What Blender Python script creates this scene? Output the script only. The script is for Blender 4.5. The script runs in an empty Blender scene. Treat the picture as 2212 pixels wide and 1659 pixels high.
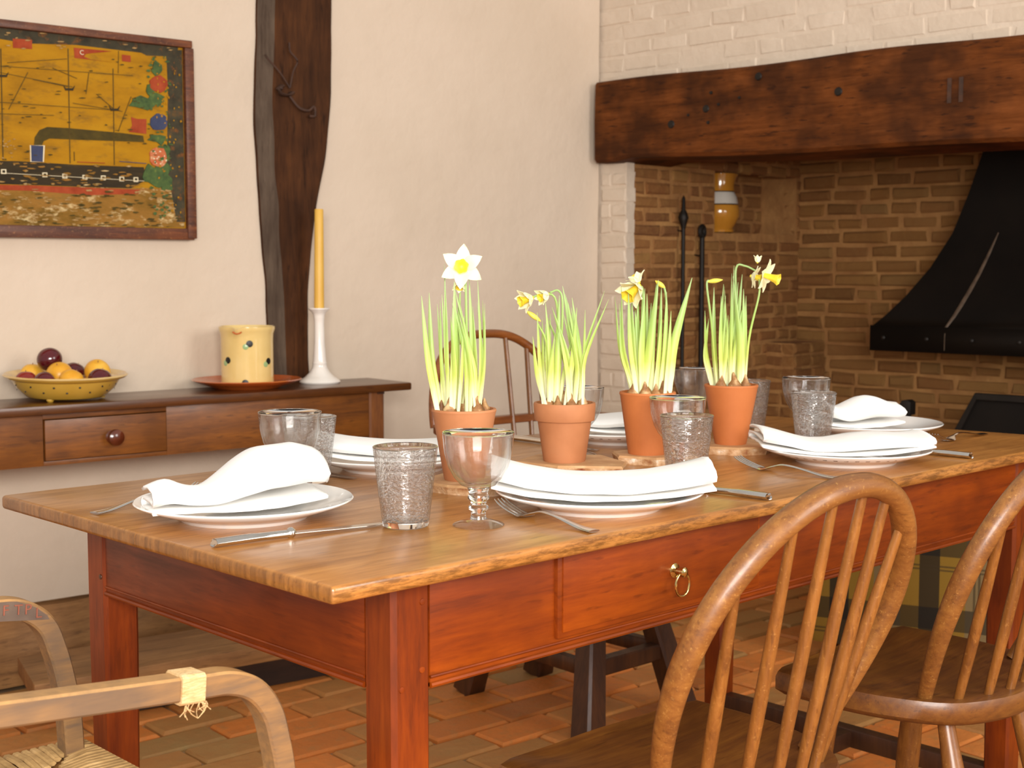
import bpy, bmesh, math, random
from math import sin, cos, pi, radians, sqrt
from mathutils import Vector, Matrix, noise
random.seed(7)
sc = bpy.context.scene
COL = sc.collection

# ------------------------------------------------------------------ camera, world, lights
cam_d = bpy.data.cameras.new('camera'); cam = bpy.data.objects.new('camera', cam_d); COL.objects.link(cam)
cam.location = (-.871, -1.192, 1.091); cam.rotation_euler = (radians(85.27), 0, radians(-43.72))
cam_d.sensor_width = 36; cam_d.lens = 36 * 2976 / 2212; cam_d.clip_start = .05
cam_d.dof.use_dof = True; cam_d.dof.focus_distance = 2.0; cam_d.dof.aperture_fstop = 10
sc.camera = cam
W = bpy.data.worlds.new('world'); sc.world = W; W.use_nodes = True
bg = W.node_tree.nodes['Background']; bg.inputs[0].default_value = (1, .95, .89, 1); bg.inputs[1].default_value = .52
def area(name, loc, target, size, power, col):
    l = bpy.data.lights.new(name, 'AREA'); l.shape = 'RECTANGLE'; l.size, l.size_y = size; l.energy = power; l.color = col
    o = bpy.data.objects.new(name, l); COL.objects.link(o); o.location = loc
    o.rotation_euler = (Vector(target) - Vector(loc)).to_track_quat('-Z', 'Y').to_euler(); return o
area('flash_key', (-1.35, -2.0, 1.5), (1.5, 1.1, .55), (1.5, 1.0), 122, (1, .965, .92))  # frontal key light added behind the camera, acting as a flash
area('right_window_light', (1.6, -3.0, 1.9), (1.2, 1.2, .8), (1.4, 1.5), 60, (1, .96, .91))  # daylight from a window out of view to the right
sc.view_settings.view_transform = 'Standard'; sc.view_settings.look = 'None'
sc.view_settings.exposure = 0.28; sc.view_settings.gamma = 1; sc.view_settings.use_curve_mapping = False

# ------------------------------------------------------------------ node materials
def srgb(c):
    if isinstance(c, str): c = [int(c[i:i + 2], 16) / 255 for i in (0, 2, 4)]
    return tuple((v / 12.92 if v <= .04045 else ((v + .055) / 1.055) ** 2.4) for v in c[:3]) + (1,)
class NT:
    def __init__(s, name):
        s.m = bpy.data.materials.new(name); s.m.use_nodes = True; s.t = s.m.node_tree
        s.b = s.t.nodes['Principled BSDF']; s.out = s.t.nodes['Material Output']
    def n(s, ty, **kw):
        nd = s.t.nodes.new(ty)
        for k, v in kw.items():
            if k.startswith('_'): setattr(nd, k[1:], v)
            else:
                key = int(k[1:]) if k[0] == 'i' and k[1:].isdigit() else k.replace('__', ' ')
                if hasattr(v, 'is_output') or isinstance(v, bpy.types.NodeSocket): s.t.links.new(v, nd.inputs[key])
                else: nd.inputs[key].default_value = v
        return nd
    def l(s, a, b): s.t.links.new(a, b)
    def coords(s, scale=(1, 1, 1), rnd=True):
        tc = s.n('ShaderNodeTexCoord'); v = tc.outputs['Object']
        if rnd:
            oi = s.n('ShaderNodeObjectInfo')
            mu = s.n('ShaderNodeMath', _operation='MULTIPLY', i0=oi.outputs['Random'], i1=17.3)
            cb = s.n('ShaderNodeCombineXYZ', X=mu.outputs[0], Y=mu.outputs[0], Z=mu.outputs[0])
            v = s.n('ShaderNodeVectorMath', _operation='ADD', i0=v, i1=cb.outputs[0]).outputs[0]
        return s.n('ShaderNodeMapping', Vector=v, Scale=scale).outputs[0]
    def noise(s, vec, scale, detail=4, rough=.55, dist=0):
        return s.n('ShaderNodeTexNoise', Vector=vec, Scale=scale, Detail=detail, Roughness=rough, Distortion=dist).outputs['Fac']
    def ramp(s, fac, stops, interp='LINEAR'):
        r = s.n('ShaderNodeValToRGB', Fac=fac); cr = r.color_ramp; cr.interpolation = interp
        while len(cr.elements) < len(stops): cr.elements.new(.5)
        for e, (p, c) in zip(cr.elements, stops):
            e.position = p; e.color = srgb(c) if not (isinstance(c, float) or isinstance(c, int)) else (c, c, c, 1)
        return r.outputs[0]
    def mix(s, fac, a, b, mode='MIX'):
        m = s.n('ShaderNodeMix', _data_type='RGBA', _blend_type=mode)
        for k, v in ((0, fac), (6, a), (7, b)):
            if isinstance(v, bpy.types.NodeSocket): s.l(v, m.inputs[k])
            else: m.inputs[k].default_value = srgb(v) if isinstance(v, str) else v
        return m.outputs[2]
    def math(s, op, a, b=0.): return s.n('ShaderNodeMath', _operation=op, i0=a, i1=b).outputs[0]
    def bump(s, h, strength=.3, dist=.002, prev=None):
        b = s.n('ShaderNodeBump', Strength=strength, Distance=dist, Height=h)
        if prev is not None: s.l(prev, b.inputs['Normal'])
        s.l(b.outputs[0], s.b.inputs['Normal']); return b.outputs[0]
    def set(s, **kw):
        for k, v in kw.items():
            i = s.b.inputs[k.replace('__', ' ')]
            if isinstance(v, bpy.types.NodeSocket): s.l(v, i)
            else: i.default_value = v
        return s
def plain(name, stops, scale=8, rough=.5, bump=0., bscale=60, bd=.001, metallic=0., coat=0., detail=4, axis=None, **kw):
    t = NT(name); v = t.coords(axis or (1, 1, 1))
    f = t.noise(v, scale, detail)
    t.set(Base__Color=t.ramp(f, stops) if len(stops) > 1 else srgb(stops[0][1]), Roughness=rough, Metallic=metallic, Coat__Weight=coat, **kw)
    if bump: t.bump(t.noise(v, bscale, 5), bump, bd)
    return t.m
def wood(name, axis, light, mid, dark, rough=.4, coat=0., bump=.25, fleck=.5, scale=1., blotch=.5, wear=None, spec=.5):
    t = NT(name); k = [9, 9, 9]; k[axis] = .9
    v = t.coords(tuple(x * scale for x in k)); v0 = t.coords((scale, scale, scale))
    g = t.math('ADD', t.math('MULTIPLY', t.noise(v, 3.2, 6, .62, .9), .62), t.math('MULTIPLY', t.noise(v, 13, 5, .7, .3), .38))
    base = t.ramp(g, [(.28, dark), (.47, mid), (.7, light)])
    bl = t.noise(v0, 5.5, 3)
    base = t.mix(t.math('MULTIPLY', t.ramp(bl, [(.38, 1.), (.6, 0.)]), blotch), base, dark)
    fn = t.noise(t.coords(tuple(x * scale * (3.2 if i != axis else 5) for i, x in enumerate(k))), 3.1, 3)
    base = t.mix(t.math('MULTIPLY', t.ramp(fn, [(.31, 1.), (.39, 0.)]), fleck), base, srgb(dark)[:3] + (1,))
    if wear:
        wn = t.noise(v0, 110, 6, .75)
        base = t.mix(t.ramp(wn, [(.57, 0.), (.70, .55)]), base, wear)
    t.set(Base__Color=base, Coat__Weight=coat, Coat__Roughness=.18, Specular__IOR__Level=spec)
    t.set(Roughness=t.ramp(g, [(.3, min(1., rough + .12)), (.7, rough)]))
    t.bump(t.math('ADD', g, t.math('MULTIPLY', fn, .6)), bump, .0012)
    return t.m
M = {}
M['plaster'] = (lambda t, v: (t.set(Base__Color=t.ramp(t.noise(v, 2.2, 5), [(.3, 'cfbda8'), (.7, 'd8c6b2')]), Roughness=.85),
    t.bump(t.math('ADD', t.noise(v, 5, 6, .55), t.math('MULTIPLY', t.noise(v, 22, 6, .6), .22)), .6, .016), t.m)[-1])(*(lambda t: (t, t.coords(rnd=False)))(NT('plaster')))
M['whitebrick'] = plain('painted_brick', [(.3, 'cdbba6'), (.7, 'd8c7b3')], 6, .8, .5, 38, .006)
def brickmat(name, cols, mort=False, bs=.6, rough=.9):
    t = NT(name); v = t.coords()
    oi = t.n('ShaderNodeObjectInfo'); ge = t.n('ShaderNodeNewGeometry')
    r = t.math('FRACT', t.math('ADD', oi.outputs['Random'], ge.outputs['Random Per Island']))
    n_ = len(cols); base = t.ramp(r, [(i / max(1, n_ - 1), c) for i, c in enumerate(cols)])
    f = t.noise(v, 11, 5, .65)
    base = t.mix(t.ramp(f, [(.3, .0), (.72, .45)]), base, cols[0])
    f2 = t.noise(v, 42, 4, .6); base = t.mix(t.ramp(f2, [(.5, 0.), (.75, .45)]), base, cols[-1])
    t.set(Base__Color=base, Roughness=rough); t.bump(t.math('ADD', f, f2), bs, .006); return t.m
M['sidebrick'] = brickmat('hearth_brick', ['754b26', '8e5c2e', '956736', '7f5228', 'a0763f'])
M['backbrick'] = brickmat('sooty_hearth_brick', ['744e25', '8f622e', '86592d', '966b37', '8a6638'])
M['mortar'] = plain('lime_mortar', [(.3, '96673a'), (.7, 'b5864f')], 9, .95, .7, 45, .008)
M['floorbrick'] = brickmat('floor_brick', ['b0662a', 'e08338', 'd47a2e', '9c7e4a', 'e28a40', 'a07c48'], bs=.45, rough=.62)
M['floormortar'] = plain('floor_mortar', [(.3, '8a6a48'), (.7, 'a98a64')], 20, .95, .6, 60, .004)
M['top'] = wood('table_top_elm', 0, 'c48a48', 'a96f32', '724419', .28, .3, .16, .6, 1.1, .35)
M['apron_x'] = wood('table_apron_x', 0, '98450a', '7c3205', '4c1a02', .34, .12, .12, .45, 1., .45, None, .3)
M['apron_y'] = wood('table_apron_y', 1, '8c3c0a', '702b05', '451602', .34, .12, .12, .45, 1., .45, None, .3)
M['leg_z'] = wood('table_leg', 2, '924009', '762e05', '471802', .36, .12, .1, .4, 1., .4, None, .3)
M['darkwood'] = wood('dark_chair_oak', 2, '5f381c', '472712', '2a150a', .42, .1, .15, .4)
M['hoop'] = wood('ash_bow', 0, '9a682f', '7f4f20', '553012', .38, .2, .18, .5, 1.5, .35, 'b98a48')
M['spindle'] = wood('ash_spindle', 2, '98642c', '7d4c1c', '532d0e', .33, .25, .18, .5, 1.5, .4, 'ab7a3e')
M['seat'] = wood('elm_seat', 0, '80521f', '683d16', '42240c', .36, .2, .2, .5, 1.2, .5)
M['backhoop'] = wood('yew_bow', 0, '9c5c28', '7f4418', '4f260c', .35, .3, .12, .4, 1.4, .3)
M['arm'] = wood('worn_bentwood', 0, 'a87c48', '85633e', '57493d', .45, .1, .2, .4, 1.3, .7)
def endgrain():
    m = M['top']; t = NT.__new__(NT); t.m = m; t.t = m.node_tree; t.b = t.t.nodes['Principled BSDF']; t.out = t.t.nodes['Material Output']
    lk = t.b.inputs['Base Color'].links[0].from_socket
    tc = t.n('ShaderNodeTexCoord'); sp = t.n('ShaderNodeSeparateXYZ', Vector=tc.outputs['Normal'])
    f = t.math('MULTIPLY', t.ramp(t.math('ABSOLUTE', sp.outputs[0]), [(.5, 0.), (.9, 1.)]), t.ramp(t.noise(t.coords((1, 40, 3), False), 2.2, 5, .7), [(.3, .95), (.62, .35)]))
    c = t.mix(f, lk, '5c3816')
    f2 = t.math('MULTIPLY', t.ramp(t.math('ABSOLUTE', sp.outputs[1]), [(.5, 0.), (.9, 1.)]), t.ramp(t.noise(t.coords((6, 1, 40), False), 3.2, 6, .75), [(.42, .8), (.56, 0.)]))
    t.l(t.mix(f2, c, '5f3a14'), t.b.inputs['Base Color'])
endgrain()
def wornarm():
    m = M['arm']; t = NT.__new__(NT); t.m = m; t.t = m.node_tree; t.b = t.t.nodes['Principled BSDF']; t.out = t.t.nodes['Material Output']
    lk = t.b.inputs['Base Color'].links[0].from_socket
    tc = t.n('ShaderNodeTexCoord'); sp = t.n('ShaderNodeSeparateXYZ', Vector=tc.outputs['Normal'])
    f = t.math('MULTIPLY', t.ramp(sp.outputs[2], [(.35, 0.), (.8, 1.)]), t.ramp(t.noise(t.coords(), 24, 5, .7), [(.3, .35), (.6, .95)]))
    t.l(t.mix(f, lk, 'b98c56'), t.b.inputs['Base Color'])
wornarm()
M['armside'] = wood('worn_bentwood_side', 2, 'c09058', 'a2763f', '6c4a26', .45, .1, .2, .4, 1.3, .4)
M['console_x'] = wood('pine_x', 0, '94591f', '784516', '48260b', .36, .25, .2, .55, 1.3, .45)
M['console_top'] = wood('pine_top', 0, '6b3c18', '573010', '361b09', .30, .35, .15, .5, 1.2, .3)
M['console_z'] = wood('pine_z', 2, '8a5424', '70401a', '44240e', .4, .2, .2, .5, 1.3, .45)
M['knob'] = plain('turned_knob', [(.3, '4a1e0e'), (.7, '6b3018')], 20, .22, coat=.6)
M['beam'] = wood('lintel_oak', 1, '7e4720', '633411', '2f180a', .62, 0, 1., .8, 1.1, .75, None, .12)
M['post'] = wood('post_oak', 2, '5e381c', '472a17', '28170d', .65, 0, 1., .7, 1., .5, None, .12)
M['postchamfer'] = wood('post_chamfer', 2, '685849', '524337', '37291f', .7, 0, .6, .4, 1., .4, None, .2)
M['bench'] = wood('bench_plank', 0, 'b88650', '9a6c3e', '664524', .5, 0, .4, .6, 1.2, .4)
M['darkboard'] = wood('dark_board', 0, '4a2e18', '3a2212', '24140a', .6, 0, .2, .4)
M['plinth'] = brickmat('rubble_plinth', ['6e4c2c', '86603a', '94703f', '5c3e24', '7b5832'], bs=1.)
M['iron'] = plain('black_iron', [(.3, '17130f'), (.7, '241d17')], 14, .55, .2, 60, .002, metallic=.4)
M['rust'] = plain('rusty_iron', [(.3, '2e1c12'), (.7, '4a2c1a')], 40, .7, .3, 120, .001)
M['hood'] = plain('blackened_hood', [(.3, '0f0b08'), (.7, '18120d')], 5, .6, .15, 40, .002, Specular__IOR__Level=.2)
M['scar'] = plain('scraped_seam', [(.3, '4a3a2c'), (.7, '6a5644')], 30, .6)
M['terracotta'] = plain('terracotta', [(.3, 'a96a40'), (.55, 'b6764b'), (.8, 'b47850')], 14, .72, .15, 90, .0006)
M['terracotta_d'] = plain('terracotta_smooth', [(.3, 'b0622e'), (.7, 'bf6f39')], 12, .7, .12, 90, .0006)
M['glaze'] = plain('straw_glaze', [(.3, 'dcbc74'), (.7, 'e8cc88')], 8, .14, coat=.5)
M['bowlglaze'] = plain('ochre_glaze', [(.3, 'b9902f'), (.7, 'd0a848')], 8, .2, coat=.5)
M['bowlrim'] = plain('ochre_glaze_rim', [(.3, 'c9a35e'), (.7, 'd9b878')], 10, .22, coat=.4)
M['saucer'] = plain('orange_glaze', [(.3, 'b5521c'), (.7, 'c8642a')], 8, .18, coat=.5)
M['spot'] = plain('black_slip', [(.3, '14120f'), (.7, '1d1a14')], 20, .45)
M['spotgreen'] = plain('green_slip', [(.3, '8fb07a'), (.7, 'a5bd84')], 30, .25)
M['white'] = plain('white_porcelain', [(.3, 'f4f1ec'), (.7, 'faf8f4')], 5, .12, coat=.6)
M['stick'] = plain('white_glazed_stick', [(.3, 'ece4da'), (.7, 'f4eee6')], 9, .15, coat=.6)
M['linen'] = plain('white_linen', [(.3, 'f6f4f0'), (.7, 'fbfaf7')], 9, .9, .25, 300, .0006)
M['candle'] = plain('beeswax', [(.3, 'd9a845'), (.7, 'e4ba5a')], 6, .45, Subsurface__Weight=.1)
M['steel'] = plain('silver_plate', [(.3, 'c9c4bc'), (.7, 'dcd8d2')], 20, .16, metallic=1.)
M['brass'] = plain('brass', [(.3, 'c4aa6c'), (.7, 'dcc68c')], 20, .2, metallic=1.)
M['jugyellow'] = plain('yellow_ware', [(.3, 'b87a26'), (.7, 'c98c34')], 8, .12, coat=.6)
M['jugwhite'] = plain('white_slip_band', [(.3, 'c9c3b8'), (.7, 'd6d1c6')], 8, .15, coat=.6)
M['jugband'] = plain('brown_slip_line', [(.3, '2a1a10'), (.7, '38241a')], 8, .2)
M['bulb'] = plain('bulb_skin', [(.3, '6b421f'), (.5, '96683a'), (.75, 'd8b988')], 60, .6, .5, 120, .001)
M['soil'] = plain('compost', [(.3, '3a2416'), (.7, '6b482c')], 90, .95, .9, 150, .003)
M['stone'] = plain('speckled_shard', [(.25, '8f4a28'), (.42, 'b98a5c'), (.6, 'd8b48c'), (.75, 'efe3d2')], 60, .7, .8, 110, .003)
M['tile'] = plain('shard_face', [(.3, 'b48456'), (.6, 'c99c6c'), (.8, 'dcb78c')], 30, .7, .3, 90, .001)
M['plum'] = plain('dark_plum', [(.3, '33080f'), (.6, '560d16'), (.85, '7a1a1e')], 14, .16, coat=.3)
M['redplum'] = plain('red_plum', [(.3, '6b1414'), (.7, '9c2a1c')], 14, .2, coat=.3)
M['yplum'] = plain('yellow_plum', [(.3, 'dd9a1e'), (.6, 'ebb23a'), (.85, 'f0c258')], 16, .35)
M['petal'] = plain('pale_petal', [(.3, 'f6efb4'), (.7, 'fbf6d2')], 40, .55, Subsurface__Weight=.15)
M['corona'] = plain('yellow_trumpet', [(.3, 'ecc81e'), (.7, 'f6dc4a')], 60, .5, Subsurface__Weight=.1)
M['spathe'] = plain('yellow_bud', [(.3, 'd8c23a'), (.7, 'e8d85c')], 50, .5)
M['twine'] = plain('jute_wrap', [(.3, 'cfa468'), (.7, 'efd09c')], 60, .95, .9, 160, .003, axis=(1, 1, 6))
M['rush'] = plain('rush', [(.3, '9c7a4a'), (.55, 'c09a62'), (.8, 'd8b67e')], 30, .7, .6, 120, .002)
M['letter'] = plain('carved_red', [(.3, '7a4230'), (.7, '935640')], 40, .7, .3, 120, .001)
M['carved'] = plain('carved_ground', [(.3, '54443a'), (.7, '6a584a')], 30, .6, .3, 100, .001)
def leafmat():
    t = NT('daffodil_leaf'); tc = t.n('ShaderNodeTexCoord'); sp = t.n('ShaderNodeSeparateXYZ', Vector=tc.outputs['Object'])
    oi = t.n('ShaderNodeObjectInfo')
    z = t.math('ADD', sp.outputs[2], t.math('MULTIPLY', oi.outputs['Random'], .016))
    z = t.math('MULTIPLY', t.math('SUBTRACT', z, .10), 4.6)
    c = t.ramp(z, [(.0, 'f5f2d2'), (.19, 'eeedaa'), (.32, 'c6d160'), (.6, 'a3bf62'), (1., '98b474')])
    st = t.noise(t.coords((60, 60, 3)), 4, 3); c = t.mix(t.ramp(st, [(.35, .22), (.65, 0.)]), c, '7c9a3c')
    t.set(Base__Color=c, Roughness=.45, Subsurface__Weight=.08); return t.m
M['leaf'] = leafmat()
def glassmat(name, kind):
    t = NT(name); t.set(Base__Color=(.985, .99, .985, 1), Roughness=.0, IOR=1.45, Transmission__Weight=1.)
    if kind == 'solid': return t.m
    gl = t.n('ShaderNodeBsdfGlossy', Color=(1, 1, 1, 1), Roughness=.03); ge = t.n('ShaderNodeNewGeometry'); fr = t.n('ShaderNodeFresnel', IOR=t.math('SUBTRACT', 1.5, t.math('MULTIPLY', ge.outputs['Backfacing'], 1.5 - 1 / 1.5)))
    lw = t.n('ShaderNodeLayerWeight', Blend=.5); tr = t.n('ShaderNodeBsdfTransparent', Color=t.ramp(lw.outputs['Facing'], [(.0, .985), (.55, .96), (.82, .80), (1., .42)])); mx = t.n('ShaderNodeMixShader', Fac=fr.outputs[0])
    t.l(tr.outputs[0], mx.inputs[1]); t.l(gl.outputs[0], mx.inputs[2])
    if kind == 'seedy':
        f = t.noise(t.coords((1, 1, 1.4)), 210, 2, .5); g = t.ramp(f, [(.42, 0.), (.60, 1.)]); h = t.noise(t.coords((.3, .3, 3)), 40, 3)
        b = t.n('ShaderNodeBump', Strength=.9, Distance=.003, Height=t.math('ADD', g, t.math('MULTIPLY', h, .5)))
        t.l(t.math('ADD', fr.outputs[0], t.math('MULTIPLY', g, .10)), mx.inputs[0]); t.l(b.outputs[0], gl.inputs['Normal']); t.l(b.outputs[0], fr.inputs['Normal']); t.l(b.outputs[0], t.b.inputs['Normal'])
        m2 = t.n('ShaderNodeMixShader', Fac=.16); t.l(mx.outputs[0], m2.inputs[1]); t.l(t.b.outputs[0], m2.inputs[2]); mx = m2
    else:
        m2 = t.n('ShaderNodeMixShader', Fac=.14); t.l(mx.outputs[0], m2.inputs[1]); t.l(t.b.outputs[0], m2.inputs[2]); mx = m2
    t.l(mx.outputs[0], t.out.inputs[0]); return t.m
M['glass'] = glassmat('clear_glass', 'thin'); M['seedy'] = glassmat('seeded_glass', 'seedy'); M['solidglass'] = glassmat('stem_glass', 'solid')
def plaidmat():
    t = NT('tartan'); tc = t.n('ShaderNodeTexCoord'); sp = t.n('ShaderNodeSeparateXYZ', Vector=tc.outputs['Object'])
    u = t.math('ADD', sp.outputs[0], sp.outputs[1]); w = sp.outputs[2]
    def bands(x, per, ph, lo, hi):
        f = t.math('FRACT', t.math('ADD', t.math('MULTIPLY', x, 1 / per), ph))
        return t.math('MULTIPLY', t.math('GREATER_THAN', f, lo), t.math('LESS_THAN', f, hi))
    c = '86661c'
    c = t.mix(t.math('MULTIPLY', bands(u, .24, .1, .5, .8), .5), c, '6a6456')
    c = t.mix(t.math('MULTIPLY', bands(w, .20, .35, .0, .3), .72), c, '15120d')
    c = t.mix(t.math('MULTIPLY', bands(u, .24, .1, .0, .22), .85), c, '0e0c0a')
    for x, per, ph in ((u, .24, .47), (u, .24, .52), (w, .2, .5), (w, .2, .55)):
        c = t.mix(t.math('MULTIPLY', bands(x, per, ph, 0, .025), .7), c, '3a2c14')
    t.set(Base__Color=c, Roughness=.95); t.bump(t.noise(t.coords((1, 1, 1)), 250, 2), .4, .001); return t.m
M['plaid'] = plaidmat()
def platepattern():
    t = NT('dotted_porcelain'); tc = t.n('ShaderNodeTexCoord'); sp = t.n('ShaderNodeSeparateXYZ', Vector=tc.outputs['Object'])
    r = t.math('SQRT', t.math('ADD', t.math('POWER', sp.outputs[0], 2.), t.math('POWER', sp.outputs[1], 2.)))
    an = t.math('ARCTAN2', sp.outputs[1], sp.outputs[0])
    d = t.math('GREATER_THAN', t.math('SINE', t.math('MULTIPLY', an, 46.)), .35)
    nz = t.ramp(t.noise(t.coords(), 70, 2), [(.42, 0.), (.5, 1.)])
    ring = t.math('MULTIPLY', t.math('GREATER_THAN', r, .128), t.math('LESS_THAN', r, .1345))
    c = t.mix(t.math('MULTIPLY', t.math('MULTIPLY', t.math('MULTIPLY', d, ring), nz), .8), 'f8f5f0', '5c5048')
    t.set(Base__Color=c, Roughness=.12, Coat__Weight=.6); return t.m
M['dotted'] = platepattern()
def paintmat(name, stops, sc_=14, rough=.5, axis=(1, 1, 1), wear=None):
    t = NT(name); v = t.coords(axis, rnd=False); c = t.ramp(t.noise(v, sc_, 6, .65), stops)
    if wear: c = t.mix(t.ramp(t.noise(v, sc_ * 2.3, 6, .7), [(.55, 0.), (.68, .9)]), c, wear)
    t.set(Base__Color=c, Roughness=.8, Specular__IOR__Level=.25); t.bump(t.noise(v, 90, 4), .3, .001); return t.m
M['p_ochre'] = paintmat('paint_ochre', [(.25, '7f5608'), (.5, 'a8760a'), (.75, 'b58410')], 9, axis=(.6, 1, 1.6), wear='86601a')
M['p_sea'] = paintmat('paint_sea', [(.3, '54400f'), (.42, '7d5a1e'), (.58, '94682a'), (.75, '6f5c2a')], 16, axis=(.6, 1, 1.4), wear='d8c08c')
M['p_dark'] = paintmat('paint_dark', [(.3, '2e2a20'), (.6, '46402f'), (.8, '6a4c26')], 22, wear='7a4a20')
M['p_black'] = paintmat('paint_black', [(.3, '2a2216'), (.6, '3a2f1c'), (.8, '57431f')], 22, axis=(.4, 1, 2))
M['p_smoke'] = paintmat('paint_smoke', [(.3, '3c3214'), (.7, '574718')], 30)
M['p_red'] = paintmat('paint_red', [(.3, '8a3318'), (.7, 'a64a28')], 30)
M['p_blue'] = paintmat('paint_blue', [(.3, '333a56'), (.7, '454a62')], 40)
M['p_green'] = paintmat('paint_green', [(.3, '36482c'), (.6, '4f6434'), (.8, '8a8a3a')], 50)
M['p_pink'] = paintmat('paint_pink', [(.3, 'b5532c'), (.55, 'c07048'), (.75, 'd8bc90')], 70)
M['p_white'] = paintmat('paint_white', [(.3, 'd8c8a0'), (.7, 'e6dabc')], 40)
M['p_tan'] = paintmat('paint_tan', [(.3, '8f7040'), (.6, 'a88654'), (.8, 'c4ac80')], 60)
M['p_line'] = paintmat('paint_line', [(.3, '4a3a18'), (.7, '5f4a1e')], 40)
M['frame'] = wood('frame_wood', 0, '8a4c22', '5f3018', '33190e', .5, .1, .4, .6, 1.4, .5, 'b07a48')

# ------------------------------------------------------------------ mesh helpers
class MB:
    def __init__(s): s.v = []; s.f = []
    def add(s, vs, fs):
        o = len(s.v); s.v += [tuple(v) for v in vs]; s.f += [tuple(i + o for i in f) for f in fs]; return s
    def box(s, a, b):
        (x0, y0, z0), (x1, y1, z1) = a, b
        return s.add([(x0, y0, z0), (x1, y0, z0), (x1, y1, z0), (x0, y1, z0), (x0, y0, z1), (x1, y0, z1), (x1, y1, z1), (x0, y1, z1)],
                     [(0, 3, 2, 1), (4, 5, 6, 7), (0, 1, 5, 4), (1, 2, 6, 5), (2, 3, 7, 6), (3, 0, 4, 7)])
    def lathe(s, prof, n=32, c=(0, 0, 0), sx=1, sy=1):
        vs = []; fs = []; m = len(prof)
        for r, z in prof:
            for k in range(n):
                a = 2 * pi * k / n; vs.append((c[0] + r * cos(a) * sx, c[1] + r * sin(a) * sy, c[2] + z))
        for i in range(m - 1):
            for k in range(n):
                k2 = (k + 1) % n; fs.append((i * n + k, i * n + k2, (i + 1) * n + k2, (i + 1) * n + k))
        if prof[0][0] > 1e-6: fs.append(tuple(range(n))[::-1])
        if prof[-1][0] > 1e-6: fs.append(tuple((m - 1) * n + k for k in range(n)))
        return s.add(vs, fs)
    def sweep(s, path, rx, ry=None, ref=(0, 0, 1), n=10, prof=None, caps=True):
        path = [Vector(p) for p in path]; N = len(path); ref = Vector(ref)
        if not isinstance(rx, (list, tuple)): rx = [rx] * N
        ry = rx if ry is None else ry
        if not isinstance(ry, (list, tuple)): ry = [ry] * N
        prof = prof or [(cos(2 * pi * k / n), sin(2 * pi * k / n)) for k in range(n)]; n = len(prof)
        vs = []; fs = []
        for i, p in enumerate(path):
            T = (path[min(i + 1, N - 1)] - path[max(i - 1, 0)]).normalized()
            B = ref - T * ref.dot(T)
            if B.length < 1e-4: B = Vector((1, 0, 0)) - T * T.x
            B.normalize(); A = T.cross(B)
            for a, b in prof: vs.append(p + A * (a * rx[i]) + B * (b * ry[i]))
        for i in range(N - 1):
            for k in range(n):
                k2 = (k + 1) % n; fs.append((i * n + k, i * n + k2, (i + 1) * n + k2, (i + 1) * n + k))
        if caps: fs.append(tuple(range(n))[::-1]); fs.append(tuple((N - 1) * n + k for k in range(n)))
        return s.add(vs, fs)
    def prism(s, poly, z0, z1, plane='xy', inset=0):
        n = len(poly); cx = sum(p[0] for p in poly) / n; cy = sum(p[1] for p in poly) / n
        def q(p, z): return {'xy': (p[0], p[1], z), 'xz': (p[0], z, p[1]), 'yz': (z, p[0], p[1])}[plane]
        top = [(cx + (p[0] - cx) * (1 - inset), cy + (p[1] - cy) * (1 - inset)) for p in poly]
        vs = [q(p, z0) for p in poly] + [q(p, z1) for p in top]
        return s.add(vs, [tuple(range(n))[::-1], tuple(range(n, 2 * n))] + [(k, (k + 1) % n, n + (k + 1) % n, n + k) for k in range(n)])
    def xf(s, m): s.v = [tuple(m @ Vector(v)) for v in s.v]; return s
    def mesh(s, name, mats, smooth=True, bevel=0, angle=38):
        me = bpy.data.meshes.new(name); bm = bmesh.new()
        vv = [bm.verts.new(v) for v in s.v]
        for f in s.f:
            try: bm.faces.new([vv[i] for i in f])
            except ValueError: pass
        bmesh.ops.remove_doubles(bm, verts=bm.verts, dist=1e-6)
        bmesh.ops.recalc_face_normals(bm, faces=bm.faces)
        if bevel:
            es = [e for e in bm.edges if len(e.link_faces) == 2 and e.calc_face_angle(0) > .5]
            bmesh.ops.bevel(bm, geom=es, offset=bevel, segments=2, profile=.6, affect='EDGES', clamp_overlap=True)
        bm.to_mesh(me); bm.free()
        if smooth:
            me.polygons.foreach_set('use_smooth', [True] * len(me.polygons)); me.set_sharp_from_angle(angle=radians(angle))
        for m in (mats if isinstance(mats, list) else [mats]): me.materials.append(M[m])
        return me
    def build(s, name, mat, parent=None, smooth=True, bevel=0, loc=None, rot=None, angle=38, label=None):
        o = bpy.data.objects.new(name, s.mesh(name, mat, smooth, bevel, angle)); COL.objects.link(o)
        if parent is not None: o.parent = parent
        if loc: o.location = loc
        if rot: o.rotation_euler = rot
        if label: o['label'] = label
        return o
def tag(o, label=None, cat=None, group=None, kind=None):
    for k, v in (('label', label), ('category', cat), ('group', group), ('kind', kind)):
        if v: o[k] = v
    return o
def thing(name, label, cat, loc=(0, 0, 0), rz=0, group=None):
    o = bpy.data.objects.new(name, None); COL.objects.link(o); o.location = loc; o.rotation_euler = (0, 0, rz); o.empty_display_size = .05
    return tag(o, label, cat, group)
def dup(root, loc, rz=None, label=None, group=None):
    r = root.copy(); COL.objects.link(r); r.location = loc
    if rz is not None: r.rotation_euler = (0, 0, rz)
    if label: r['label'] = label
    if group: r['group'] = group
    for ch in list(root.children):
        c = ch.copy(); COL.objects.link(c); c.parent = r
        for g in list(ch.children):
            d = g.copy(); COL.objects.link(d); d.parent = c
    return r
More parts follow.
